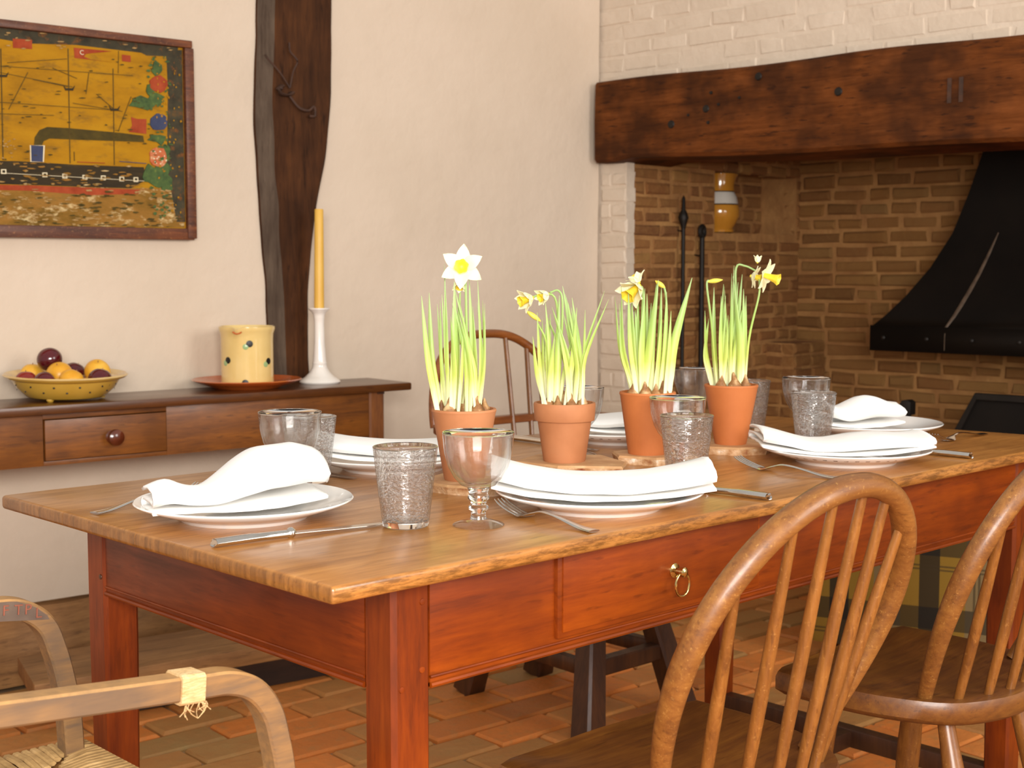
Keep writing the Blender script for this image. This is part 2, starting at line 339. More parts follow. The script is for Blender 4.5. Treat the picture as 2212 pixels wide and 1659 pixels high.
def bez(pts, n):
    """Catmull-Rom through points"""
    P = [Vector(p) for p in pts]; P = [P[0] * 2 - P[1]] + P + [P[-1] * 2 - P[-2]]; out = []; S = len(P) - 3
    for i in range(n + 1):
        t = i / n * S; k = min(int(t), S - 1); t -= k; a, b, c, d = P[k:k + 4]
        out.append(.5 * ((2 * b) + (c - a) * t + (2 * a - 5 * b + 4 * c - d) * t * t + (3 * b - a - 3 * c + d) * t ** 3))
    return out
RECT = [(.8, 1), (-.8, 1), (-1, .8), (-1, -.8), (-.8, -1), (.8, -1), (1, -.8), (1, .8)][::-1]
SQ = [(1, 1), (-1, 1), (-1, -1), (1, -1)]
def brick_mesh(name, mat, l, d, h, ch, jit, axis_out=(0, -1, 0)):
    """irregular chamfered brick, centre origin: x length, y depth (front at -y), z height"""
    j = lambda k=1.: random.uniform(-jit, jit) * k
    vs = []
    for y, ins in ((d / 2, 0), (-d / 2 + ch, 0), (-d / 2, ch)):
        for sx, sz in ((-1, -1), (1, -1), (1, 1), (-1, 1)):
            vs.append((sx * (l / 2 - ins) + j(), y + (j(.6) if y < 0 else 0), sz * (h / 2 - ins) + j()))
    fs = [(0, 1, 2, 3)[::-1]] + [(r * 4 + k, r * 4 + (k + 1) % 4, r * 4 + 4 + (k + 1) % 4, r * 4 + 4 + k) for r in (0, 1) for k in range(4)] + [(8, 9, 10, 11)]
    me = MB().add(vs, fs).mesh(name, mat, smooth=False); return me
LENS = [.05, .07, .09, .11, .13, .15, .17, .19, .21]
def brick_set(mat, d, h0, h1, ch, jit):
    return {l: [brick_mesh('brick', mat, l, d, random.uniform(h0, h1), ch, jit) for _ in range(4)] for l in LENS}
def put(name, me, parent, loc, rot=(0, 0, 0), scale=(1, 1, 1)):
    o = bpy.data.objects.new(name, me); COL.objects.link(o); o.parent = parent; o.location = loc; o.rotation_euler = rot; o.scale = scale; return o

# ------------------------------------------------------------------ the room
KX, KY = 2.763, 2.163                              # corner of the two walls
LA = radians(-4); LD = Vector((cos(LA), sin(LA), 0)); LN = Vector((-LD.y, LD.x, 0))
FA = radians(3); FM = Vector((cos(FA), sin(FA), 0)); FT = Vector((FM.y, -FM.x, 0))
K = Vector((KX, KY, 0))
def WL(s, off, z): p = K - LD * s - LN * off; return Vector((p.x, p.y, z))
def HW(a, u, z):                                     # hearth frame: a into the hearth, u along the wall from the corner
    p = K + FT * u + FM * a; return Vector((p.x, p.y, z))
def grid_wall(name, p, nu, nv, amp, mat, thick, nrm, kind='structure', freq=2.5):
    """p(u,v)->Vector in 0..1; a solid slab with a slightly uneven front"""
    mb = MB(); vs = []; fs = []
    for j in range(nv + 1):
        for i in range(nu + 1):
            q = p(i / nu, j / nv); vs.append(q - nrm * (noise.noise(q * freq) * amp + noise.noise(q * freq * 4) * amp * .3))
    for j in range(nv):
        for i in range(nu): a = j * (nu + 1) + i; fs.append((a, a + 1, a + nu + 2, a + nu + 1))
    n0 = len(vs)
    for u, v in ((0, 0), (1, 0), (1, 1), (0, 1)): vs.append(p(u, v) + nrm * thick)
    c = [0, nu, (nv + 1) * (nu + 1) - 1, nv * (nu + 1)]
    fs.append((n0 + 3, n0 + 2, n0 + 1, n0))
    bot = list(range(0, nu + 1)); top = [nv * (nu + 1) + i for i in range(nu + 1)]
    lf = [j * (nu + 1) for j in range(nv + 1)]; rt = [j * (nu + 1) + nu for j in range(nv + 1)]
    fs += [tuple(bot[::-1] + [n0, n0 + 1]), tuple(top + [n0 + 2, n0 + 3]), tuple(lf + [n0 + 3, n0]), tuple(rt[::-1] + [n0 + 1, n0 + 2])]
    o = mb.add(vs, fs).build(name, mat); o['kind'] = kind; return o
wl = grid_wall('wall_left', lambda u, v: WL(4.6 * (1 - u) - .0, 0, -.02 + 2.62 * v), 90, 50, .006, 'plaster', .25, LN)
# floor: mortar bed and bricks laid in courses
fl = MB().add([(-3.2, -3.4, -.012), (5.2, -3.4, -.012), (5.2, 2.45, -.012), (-3.2, 2.45, -.012), (-3.2, -3.4, -.15), (5.2, -3.4, -.15), (5.2, 2.45, -.15), (-3.2, 2.45, -.15)],
              [(0, 1, 2, 3), (7, 6, 5, 4), (0, 4, 5, 1), (1, 5, 6, 2), (2, 6, 7, 3), (3, 7, 4, 0)]).build('floor', 'floormortar', smooth=False); fl['kind'] = 'structure'
BL, BWd = .215, .105
fvar = [brick_mesh('brick', 'floorbrick', BL, .05, BWd, .006, .0022) for _ in range(7)]
stuff = MB(); nb = 0; r = 0; fr = radians(-3); cf, sf = cos(fr), sin(fr)
y = -3.3
while y < 2.5:
    x = -3.3 + (BL / 2 + .005 if r % 2 else 0) + random.uniform(-.02, .02)
    while x < 5.2:
        wx, wy = x * cf - y * sf, x * sf + y * cf
        inwall = (Vector((wx, wy, 0)) - K).dot(LN) > -.06
        if not inwall and -3.15 < wx < 5.1 and wy > -3.3:
            dz = random.uniform(-.003, .002)
            if .42 < wx < 3.0 and .18 < wy < 2.2 and nb < 300 and not (wx < 1.0 and wy < .55) and not (wx > 2.4 and wy < .5):
                put('brick', random.choice(fvar), fl, (wx, wy, -.025 + dz), (radians(-90), 0, fr)); nb += 1
            else:
                q = Matrix.Translation((wx, wy, -.025 + dz)) @ Matrix.Rotation(fr, 4, 'Z')
                h = [(-BL / 2, -BWd / 2), (BL / 2, -BWd / 2), (BL / 2, BWd / 2), (-BL / 2, BWd / 2)]
                stuff.add([q @ Vector((a, b, .0)) for a, b in h] + [q @ Vector((a * .96, b * .93, .025)) for a, b in h],
                          [(4, 5, 6, 7), (0, 1, 5, 4), (1, 2, 6, 5), (2, 3, 7, 6), (3, 0, 4, 7)])
        x += BL + .010
    y += BWd + .010; r += 1
tag(stuff.build('brick_paving', 'floorbrick', fl, smooth=False), kind='stuff')

# fireplace wall: jamb, brickwork over the lintel, inglenook behind
OPU0, OPU1, DEP, ZL = .119, 2.75, 1.164, 1.47
def slab(name, mat, a0, a1, u0, u1, z0, z1, parent=None):
    vs = [HW(a, u, z) for z in (z0, z1) for a, u in ((a0, u0), (a1, u0), (a1, u1), (a0, u1))]
    return MB().add(vs, [(0, 3, 2, 1), (4, 5, 6, 7), (0, 1, 5, 4), (1, 2, 6, 5), (2, 3, 7, 6), (3, 0, 4, 7)]).build(name, mat, parent, smooth=False)
wr = slab('wall_right', 'whitebrick', .012, .30, -.12, 3.2, 1.50, 2.6); wr['kind'] = 'structure'
jm = slab('wall_right_jamb', 'whitebrick', .012, .055, -.05, OPU0 - .0015, 0, 1.5); jm['kind'] = 'structure'
FROT = FA - pi / 2                                   # bricks: local x along the wall, -y into the room
wvar = brick_set('whitebrick', .05, .047, .053, .006, .004)
def course(parent, var, z, u0, u1, place, lmin, lmax, gap, rot, dep=.0):
    u = u0
    while u < u1 - .02:
        l = min(random.uniform(lmin, lmax), u1 - u)
        if u1 - u - l < .05: l = u1 - u
        L0 = max(.03, l - gap); k = min(LENS, key=lambda q: abs(q - L0)); put('brick', random.choice(var[k]), parent, place(u + l / 2, z), rot, (L0 / k, 1, random.uniform(.96, 1.03))); u += l
z = 1.72
while z < 2.12:
    course(wr, wvar, z + .028, .005 - random.random() * .08, 1.75, lambda u, zz: HW(.012 + random.uniform(.0212, .0240), u, zz), .085, .20, .004, (0, 0, FROT)); z += .0555
z = .02
while z < 1.42:
    course(jm, wvar, z + .027, .0, OPU0, lambda u, zz: HW(.010 + random.uniform(.0222, .0236), u, zz), .05, .13, .003, (0, 0, FROT)); z += .0545
# inglenook left side (facing the table) with a niche, back wall, right side, hearth slab, unseen lid against light from above
NA0, NA1, NZ0, NZ1, ND = .56, 1.135, 1.233, 1.475, .16
sw = MB()
def sidebox(a0, a1, z0, z1, u0, u1):
    vs = [HW(a, u, z) for z in (z0, z1) for a, u in ((a0, u0), (a1, u0), (a1, u1), (a0, u1))]
    sw.add(vs, [(0, 3, 2, 1), (4, 5, 6, 7), (0, 1, 5, 4), (1, 2, 6, 5), (2, 3, 7, 6), (3, 0, 4, 7)])
uf = OPU0 - .012
sidebox(.02, DEP + .3, -.02, NZ0, -.18, uf); sidebox(.02, DEP + .3, NZ1, 2.2, -.18, uf)
sidebox(.02, NA0, NZ0, NZ1, -.18, uf); sidebox(NA1, DEP + .3, NZ0, NZ1, -.18, uf); sidebox(NA0, NA1, NZ0, NZ1, -.18, uf - ND)
ws = sw.build('wall_hearth_side', 'mortar', smooth=False); ws['kind'] = 'structure'
svar = brick_set('sidebrick', .06, .040, .047, .009, .0045)
SROT = FA                                            # local x into the hearth, -y towards the opening
z = .45
while z < 1.62:
    segs = [(.0, DEP)]
    if NZ0 - .02 < z + .025 < NZ1: segs = [(.0, NA0), (NA1, DEP)]
    for a0, a1 in segs:
        course(ws, svar, z + .0255, a0 + (.056 if a0 < .01 else .004), a1, lambda a, zz: HW(a, OPU0 - .012 + random.uniform(-.027, -.021), zz), .07, .17, .009, (0, 0, SROT))
    z += .0505
# niche lining
for zz in [NZ0 + .03 + .052 * k for k in range(5)]:
    course(ws, svar, zz, NA0 + .01, NA1 - .01, lambda a, q: HW(a, OPU0 - ND - .035, q), .09, .18, .01, (0, 0, SROT))
wb = slab('wall_hearth_back', 'mortar', DEP, DEP + .3, -.1, 3.2, -.02, 2.2); wb['kind'] = 'structure'
bvar = brick_set('backbrick', .06, .044, .053, .010, .005)
z = .40
while z < 1.62:
    course(wb, bvar, z + .028, OPU0 + random.uniform(-.05, 0), 1.9, lambda u, zz: HW(DEP + random.uniform(.019, .026), u, zz), .09, .22, .010, (0, 0, FROT)); z += .0565
o = slab('wall_hearth_end', 'mortar', .02, DEP + .3, OPU1, 3.2, -.02, 2.2); o['kind'] = 'structure'
o = slab('hearth_light_lid', 'mortar', .30, DEP + .3, -.1, 3.2, 2.0, 2.2); o['kind'] = 'structure'  # unseen slab added to keep world light out of the hearth
# low brick pier in the corner of the hearth
pr_ = slab('wall_hearth_pier', 'mortar', .93, DEP, OPU0 - .02, .235, 0, .80); pr_['kind'] = 'structure'
z = .45
while z < .79:
    o0 = random.uniform(-.01, .012)
    course(pr_, svar, z + .0255, .925, DEP, lambda a, zz: HW(a, .235 - .024 + o0 * .6, zz), .08, .15, .008, (0, 0, SROT))
    course(pr_, svar, z + .0255, OPU0 - .02, .245, lambda u, zz: HW(.93 + .024 + o0 * .6, u, zz), .06, .12, .008, (0, 0, FROT)); z += .0505
# lintel beam
def lintel():
    mb = MB(); vs = []; N = 40; rows = []
    for i in range(N + 1):
        u = .027 + (3.1 - .027) * i / N; q = i / N
        top = 1.743 - .010 * q + .004 * sin(u * 7); bot = 1.462 + (.014 if u > .12 else 0) - .022 * min(u, 2) + .004 * sin(u * 5 + 1)
        f = -.055 + .006 * noise.noise(Vector((u * 4, 0, 3)))
        rows.append([HW(.28, u, bot), HW(f + .012, u, bot), HW(f, u, bot + .012), HW(f - .002, u, (top + bot) / 2), HW(f + .002, u, top - .008), HW(f + .01, u, top), HW(.28, u, top)])
    m = len(rows[0]); vs = [p for r_ in rows for p in r_]; fs = []
    for i in range(N):
        for k in range(m): fs.append((i * m + k, i * m + (k + 1) % m, (i + 1) * m + (k + 1) % m, (i + 1) * m + k))
    fs += [tuple(range(m)), tuple(N * m + k for k in range(m))[::-1]]
    b = MB().add(vs, fs).build('lintel_beam', 'beam')
    tag(b, 'massive rough oak lintel beam spanning the brick fireplace', 'beam')
    for u, zz, r_ in ((.70, 1.70, .013), (.50, 1.615, .013), (.36, 1.575, .014), (.51, 1.57, .006), (.985, 1.628, .014), (.55, 1.625, .005), (.63, 1.64, .005), (.43, 1.60, .005), (.52, 1.665, .006)):
        p = MB().lathe([(.0, .0), (r_, .0), (r_ * .8, .004), (0, .005)], 10)
        p.xf(Matrix.Translation(HW(-.0575, u, zz)) @ Matrix.Rotation(FROT, 4, 'Z') @ Matrix.Rotation(radians(90), 4, 'X')).build('nail_hole', 'iron', b)
    for u in (1.34, 1.375): 
        MB().box((-.006, -.0012, -.035), (.006, .002, .035)).xf(Matrix.Translation(HW(-.056, u, 1.60)) @ Matrix.Rotation(FROT, 4, 'Z')).build('chisel_mark', 'rust', b)
lintel()
# timber post on the left wall
def post():
    prof = [(2.6, 1.355, 1.10), (2.2, 1.36, 1.115), (1.88, 1.363, 1.129), (1.7, 1.372, 1.132), (1.55, 1.378, 1.14), (1.46, 1.374, 1.15), (1.36, 1.37, 1.172), (1.28, 1.365, 1.19), (1.18, 1.36, 1.205), (1.08, 1.352, 1.217), (.98, 1.347, 1.224), (.88, 1.345, 1.224), (.78, 1.342, 1.221), (.5, 1.34, 1.21), (.0, 1.34, 1.20)]
    pts = [Vector(p) for p in prof]; rows = []
    for p in bez(pts, 60):
        z, sl, sr = p; j = lambda k: .004 * noise.noise(Vector((k * 9, z * 9, 1)))
        rows.append([WL(sl + j(1), -.02, z), WL(sl + j(1), .012, z), WL(sl - .038 + j(2), .045 + j(3), z), WL(sr + .01, .045 + j(4), z), WL(sr + j(5), .035, z), WL(sr + j(5), -.02, z)])
    m = 6; N = len(rows) - 1; vs = [p for r_ in rows for p in r_]; fs = []; cf_ = []
    for i in range(N):
        for k in range(m - 1):
            q = (i * m + k, i * m + k + 1, (i + 1) * m + k + 1, (i + 1) * m + k)
            (cf_ if k == 1 else fs).append(q)
        fs.append((i * m + m - 1, i * m, (i + 1) * m, (i + 1) * m + m - 1))
    fs += [tuple(range(m))[::-1], tuple(N * m + k for k in range(m))]
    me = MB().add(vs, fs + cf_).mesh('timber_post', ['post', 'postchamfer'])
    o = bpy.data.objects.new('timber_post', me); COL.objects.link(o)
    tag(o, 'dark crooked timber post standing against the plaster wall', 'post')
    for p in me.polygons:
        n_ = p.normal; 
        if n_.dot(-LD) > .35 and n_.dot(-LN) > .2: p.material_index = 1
    h = thing('iron_hook', 'rusty bent iron wire hook on the timber post', 'hook', WL(1.29, .047, 1.62), LA)
    MB().sweep(bez([(-.02, -.002, .005), (-.035, -.012, -.005), (-.03, -.014, -.02), (-.005, -.012, -.022), (.012, -.006, -.012)], 14), .010, .004, n=8).build('plate', 'rust', h)
    MB().sweep(bez([(.0, -.006, -.02), (.03, -.012, -.055), (.06, -.016, -.062), (.078, -.018, -.05), (.082, -.016, -.075), (.064, -.014, -.078)], 24), .004, n=8).build('hook', 'rust', h)
    MB().sweep(bez([(.004, -.006, .0), (-.03, -.010, .04), (-.062, -.002, .075), (-.066, .012, .09)], 14), .0028, n=6).build('wire', 'rust', h)
    MB().sweep(bez([(.004, -.006, .0), (.012, -.012, .045), (.026, -.014, .075), (.018, -.012, .09), (.004, -.01, .105), (.004, -.006, .13)], 18), .0028, n=6).build('wire', 'rust', h)
post()

# ------------------------------------------------------------------ dining table
TL, TW, TZ, TT = 1.83, .843, .75, .021
LX, LYo, LS = .116, .04, .058
def table():
    t = thing('dining_table', 'long polished elm dining table laid for a meal', 'table')
    cuts = [0, .235, .43, .64, TW]
    endx = lambda yy: TL + .06 - .12 * yy / TW
    for i in range(4):
        y0, y1 = cuts[i] + (.0004 if i else 0), cuts[i + 1] - (.0004 if i < 3 else 0)
        mb = MB(); N = 24; vs = []; fs = []
        for k in range(N + 1):
            def X(yy):
                x = endx(yy) * k / N
                if k == 0: x += .003 * noise.noise(Vector((yy * 12, 2, 0)))
                return x
            e = .0035 * noise.noise(Vector((k * .55, i, 5)))
            ya = y0 + (e if i == 0 else 0); yb = y1 + (e if i == 3 else 0)
            if i == 0 and k == 0: ya += .0
            vs += [(X(ya), ya, TZ - TT), (X(yb), yb, TZ - TT), (X(yb), yb, TZ), (X(ya), ya, TZ)]
        for k in range(N):
            for q in range(4): fs.append((k * 4 + q, k * 4 + (q + 1) % 4, k * 4 + 4 + (q + 1) % 4, k * 4 + 4 + q))
        fs += [(0, 1, 2, 3), (N * 4 + 3, N * 4 + 2, N * 4 + 1, N * 4)]
        me = MB().add(vs, fs); o = me.build('board', 'top', t)
        # ease the outer edges
        bm = bmesh.new(); bm.from_mesh(o.data); es = []
        for e_ in bm.edges:
            a, b = e_.verts; z_top = abs(a.co.z - TZ) < 1e-4 and abs(b.co.z - TZ) < 1e-4; z_bot = abs(a.co.z - TZ + TT) < 1e-4 and abs(b.co.z - TZ + TT) < 1e-4
            out = (i == 0 and a.co.y < .012 and b.co.y < .012) or (i == 3 and a.co.y > TW - .012 and b.co.y > TW - .012) or (a.co.x < .006 and b.co.x < .006) or (a.co.x > TL - .08 and b.co.x > TL - .08 and abs(a.co.y - b.co.y) > .05)
            if (z_top or z_bot) and out and len(e_.link_faces) == 2: es.append(e_)
            if not z_top and not z_bot and abs(a.co.z - b.co.z) > .01 and ((i == 0 and a.co.y < .012) or (i == 3 and a.co.y > TW - .012)) and (a.co.x < .006 or a.co.x > TL - .1): es.append(e_)
        bmesh.ops.bevel(bm, geom=es, offset=.0055, segments=3, profile=.5, affect='EDGES', clamp_overlap=True)
        bm.to_mesh(o.data); bm.free(); o.data.polygons.foreach_set('use_smooth', [True] * len(o.data.polygons)); o.data.set_sharp_from_angle(angle=radians(40))
    zb, zt = .592, TZ - TT - .0005
    xs = (LX, TL - LX - LS); ys = (LYo, TW - LYo - LS)
    for x in xs:
        for yy in ys:
            mb = MB(); mb.sweep([(x + LS / 2, yy + LS / 2, z) for z in (zt, .5, .3, .0)], [LS / 2, LS / 2, LS / 2 * .93, LS / 2 * .86], prof=RECT, ref=(0, 1, 0))
            lg = mb.build('leg', 'leg_z', t)
            if x == xs[0] and yy == ys[0]:
                for dx, dz in ((.043, .618), (.012, .60), (.044, .70)):
                    MB().lathe([(0, 0), (.0042, 0), (.0038, .0012), (0, .0018)], 10).xf(Matrix.Translation((x + dx, yy, dz)) @ Matrix.Rotation(radians(90), 4, 'X')).build('peg', 'leg_z', lg)
            if x == xs[0] and yy == ys[1]:
                for dz in (.62, .69):
                    MB().lathe([(0, 0), (.0042, 0), (.0038, .0012), (0, .0018)], 10).xf(Matrix.Translation((x, yy + .012, dz)) @ Matrix.Rotation(radians(-90), 4, 'Y')).build('peg', 'darkwood', lg)
    ins = .0025
    def rail(a, b, mat):
        o = MB().box(a, b).build('apron', mat, t, bevel=.0012); return o
    f = rail((xs[0] + LS, ys[0] + ins, zb), (xs[1], ys[0] + ins + .02, zt), 'apron_x')
    bk = rail((xs[0] + LS, ys[1] + LS - ins - .02, zb), (xs[1], ys[1] + LS - ins, zt), 'apron_x')
    e0 = rail((xs[0] + ins, ys[0] + LS, zb), (xs[0] + ins + .02, ys[1], zt), 'apron_y')
    e1 = rail((xs[1] + LS - ins - .02, ys[0] + LS, zb), (xs[1] + LS - ins, ys[1], zt), 'apron_y')
    def bead(p, q, ref, par, mat):
        for dz, r_ in ((.0035, .0038), (.0135, .0022)):
            MB().sweep([Vector(p) + Vector((0, 0, dz)), Vector(q) + Vector((0, 0, dz))], r_, n=8, ref=ref).build('bead', mat, par)
    bead((xs[0] + LS, ys[0] + ins, zb), (xs[1], ys[0] + ins, zb), (0, 0, 1), f, 'apron_x')
    bead((xs[0] + ins, ys[0] + LS, zb), (xs[0] + ins, ys[1], zb), (0, 0, 1), e0, 'apron_y')
    # drawer with a ring pull
    dr = MB().box((.385, ys[0] + ins - .007, .6125), (.822, ys[0] + ins + .01, .7245)).build('drawer', 'apron_x', t, bevel=.003)
    MB().box((.393, ys[0] + ins - .0095, .6205), (.814, ys[0] + ins - .005, .7235)).build('drawer_front', 'apron_x', dr, bevel=.0012)
    hy = ys[0] + ins - .0095; R = Matrix.Translation((.617, hy, .669)) @ Matrix.Rotation(radians(90), 4, 'X')
    MB().lathe([(0, 0), (.0105, 0), (.0105, .0015), (.007, .003), (.0045, .004), (.0045, .012), (.0072, .014), (.0072, .019), (.004, .0215), (0, .022)], 20).xf(R).build('rosette', 'brass', dr, label='brass back plate and post of the drawer pull')
    ring = MB().sweep([(.617 + .0150 * sin(a), hy - .015, .6515 + .0168 * cos(a)) for a in [2 * pi * k / 28 for k in range(29)]], .0017, n=8, ref=(0, 1, 0), caps=False)
    ring.build('ring_pull', 'brass', dr, label='brass ring pull')
    # low stretchers at the far end
    MB().box((xs[1] + .012, ys[0] + LS - .006, .06), (xs[1] + .046, ys[1] + .006, .10)).build('stretcher', 'darkwood', t, bevel=.003)
    MB().box((xs[0] + .012, ys[0] + LS - .006, .06), (xs[0] + .046, ys[1] + .006, .10)).build('stretcher', 'darkwood', t, bevel=.003)
    MB().box((xs[0] + .04, TW / 2 - .02, .062), (xs[1] + .02, TW / 2 + .02, .098)).build('stretcher', 'darkwood', t, bevel=.003)
table()

# ------------------------------------------------------------------ crockery, linen, glass, cutlery
PLATE = [(0, .0), (.088, .0), (.092, .004), (.094, .006), (.112, .011), (.1485, .0235), (.150, .0255), (.1485, .0270), (.112, .0165), (.098, .0105), (.060, .009), (0, .009)]
def plate(x, yy, label, mat='white'):
    o = MB().lathe(PLATE, 64).build('dinner_plate', mat, loc=(x, yy, TZ)); tag(o, label, 'plate', 'dinner plates round the table'); return o
plate(.166, .428, 'plain white dinner plate at the table end beside the rush armchair')
plate(.579, .142, 'plain white dinner plate in front of the drawer with the ring pull')
plate(1.247, .161, 'white dinner plate with a dotted rim behind the bow-backed chair', 'dotted')
plate(1.638, .357, 'plain white dinner plate at the fireplace end of the table')
plate(.613, .655, 'plain white dinner plate on the wall side, behind the pot with the star bloom')
plate(1.186, .645, 'white dinner plate with dotted rim between two flowerpots, nearest the armed chair', 'dotted')

def napkin(x, yy, z, rz, L, wid, layers, label, zf, wf=None, hf=None, lh=.0042, thick=.0022, seed=0, yf=None):
    random.seed(seed); N = 40; rows = []
    for i in range(N + 1):
        u = i / N * 2 - 1; w = wid * (wf(u) if wf else 1) / 2; h = lh * (hf(u) if hf else 1); z0 = zf(u); yo = yf(u) if yf else 0
        row = []
        for k in range(layers):
            dirn = 1 if k % 2 == 0 else -1; K_ = 9
            for q in range(K_):
                s = -1 + 2 * q / (K_ - 1); s *= dirn
                wy = w * (1 - .035 * k) * s
                bow = .5 * h * (1 - s * s) * (.4 if k < layers - 1 else 1.3)
                row.append(Vector((u * L / 2 + (.004 * noise.noise(Vector((s * 2, k, seed))) if abs(u) > .9 else 0), yo + wy, z0 + k * h + bow + .0016 * noise.noise(Vector((u * 3 + seed, s * 3, k * .6))))))
            if k < layers - 1:
                e = row[-1]; row.append(Vector((e.x, e.y + dirn * h * .5, e.z + h * .5)))
        rows.append(row)
    m = len(rows[0]); mb = MB(); mb.v = [tuple(p) for r_ in rows for p in r_]
    mb.f = [(i * m + k, i * m + k + 1, (i + 1) * m + k + 1, (i + 1) * m + k) for i in range(N) for k in range(m - 1)]
    o = mb.build('napkin', 'linen', loc=(x, yy, z), rot=(0, 0, rz), angle=80)
    so = o.modifiers.new('thick', 'SOLIDIFY'); so.thickness = thick; so.offset = 0
    tag(o, label, 'napkin', 'folded white napkins'); return o
CR = radians(-43.72)
sag = lambda a, b: (lambda u: a + b * u * u)
napkin(.590, .150, TZ + .016, CR, .315, .150, 3, 'long folded linen napkin sagging across the plate by the ring-pull drawer', lambda u: .004 + .015 * u * u + .010 * max(0, -u - .7), hf=lambda u: 1.1 + .35 * u * u, lh=.0085, thick=.0035, seed=3)
napkin(1.245, .172, TZ + .016, CR, .30, .150, 3, 'long folded linen napkin across the dotted plate behind the bow-backed chair', lambda u: .004 + .015 * u * u, hf=lambda u: 1 + .25 * sin(u * 5), lh=.0085, thick=.0035, seed=5)
napkin(.620, .640, TZ + .016, CR, .31, .140, 3, 'folded linen napkin on the wall-side plate beneath the pine console', lambda u: .006 + .016 * u * u, hf=lambda u: 1.1, lh=.0085, thick=.0035, seed=8)
napkin(1.196, .640, TZ + .016, CR, .26, .120, 3, 'folded linen napkin on the dotted plate between two flowerpots', lambda u: .006 + .014 * u * u, hf=lambda u: 1.2 + .3 * sin(3 * u + 1), lh=.0085, thick=.0035, seed=9)
napkin(1.618, .378, TZ + .016, radians(-28), .175, .105, 3, 'rolled linen napkin with an open fold on the plate at the fireplace end', lambda u: .004 + .008 * u * u, hf=lambda u: 2.1 + .5 * sin(u * 4 + .5), lh=.0085, thick=.0035, seed=11)
napkin(.152, .435, TZ + .017, radians(-18), .245, .150, 3, 'plump folded linen napkin on the plate at the table end', lambda u: .004 + .006 * max(0, u) ** 2 + .006 * max(0, -u - .5), wf=lambda u: .50 + .50 * min(1, max(0, (u + .5) * 1.6)), hf=lambda u: 1.15 + 2.0 * (lambda q: q * q * (3 - 2 * q))(max(0, min(1, (u + .4) / .75))) - .5 * max(0, u - .75) / .25 + .55 * math.exp(-((u + .8) / .2) ** 2), yf=lambda u: .03 * u, lh=.0085, thick=.004, seed=14)

BOWL = [(0, .0535), (.014, .0515), (.024, .0555), (.033, .066), (.0405, .080), (.0455, .099), (.0478, .122), (.0478, .125), (.0462, .1255), (.0446, .122), (.0425, .099), (.0375, .082), (.0295, .068), (.018, .0585), (0, .0565)]
STEM = [(0, .009), (.0115, .0095), (.0100, .014), (.0100, .020), (.0135, .023), (.0135, .026), (.0100, .029), (.0112, .034), (.0145, .037), (.0140, .040), (.0125, .044), (.0150, .0515), (0, .0532)]
FOOT = [(0, 0.0004), (.034, 0.0004), (.0348, .0018), (.032, .004), (.016, .0088), (.011, .0098), (0, .0098)]
RIM = [(.0470 + .0012 * cos(2 * pi * k / 10), .1255 + .0012 * sin(2 * pi * k / 10)) for k in range(11)]
TRIM = [(.0424 + .0012 * cos(2 * pi * k / 10), .1068 + .0012 * sin(2 * pi * k / 10)) for k in range(11)]
TUM = [(0, .009), (.0318, .009), (.0375, .055), (.0432, .1055), (.0426, .107), (.0414, .1062), (.0354, .055), (.0294, .0125), (0, .012)]
TBASE = [(0, .0003), (.0290, .0003), (.0308, .002), (.0317, .0088), (.029, .0092), (0, .0092)]
gme = [MB().lathe(p, 48).mesh(n_, m_, angle=60) for n_, p, m_ in (('bowl', BOWL, 'glass'), ('stem', STEM, 'solidglass'), ('foot', FOOT, 'glass'), ('rim', RIM, 'solidglass'))]
tme = [MB().lathe(p, 48).mesh(n_, m_, angle=60) for n_, p, m_ in (('wall', TUM, 'seedy'), ('base', TBASE, 'solidglass'), ('rim', TRIM, 'solidglass'))]
def glass(kind, x, yy, label, rz=0):
    t = thing(kind, label, 'glass', (x, yy, TZ), rz, 'short-stemmed goblets' if kind == 'goblet' else 'seeded glass tumblers')
    for me in (gme if kind == 'goblet' else tme): put(me.name.split('.')[0], me, t, (0, 0, 0))
glass('goblet', .356, .156, 'clear short-stemmed goblet with its whole foot in view beside the fork')
glass('goblet', .326, .549, 'clear goblet behind the plump napkin at the table end')
glass('goblet', .962, .549, 'clear goblet just behind the collared terracotta pot')
glass('goblet', .936, .292, 'clear goblet in front of a plain terracotta pot, behind a tumbler')
glass('goblet', 1.5, .706, 'clear goblet on the wall side between the two plain terracotta pots')
glass('goblet', 1.455, .388, 'clear goblet next to the plate at the fireplace end')
glass('tumbler', .283, .220, 'seeded tumbler beside the long knife at the table end', .3)
glass('tumbler', .412, .620, 'seeded tumbler half behind a goblet and beside the wall-side plate', 1.)
glass('tumbler', .862, .212, 'seeded tumbler right behind the napkin by the ring-pull drawer', 2.)
glass('tumbler', 1.511, .567, 'seeded tumbler just behind the last terracotta pot towards the fireplace', 3.)
glass('tumbler', 1.37, .313, 'seeded tumbler between the dotted plate and the fireplace-end plate', 4.)

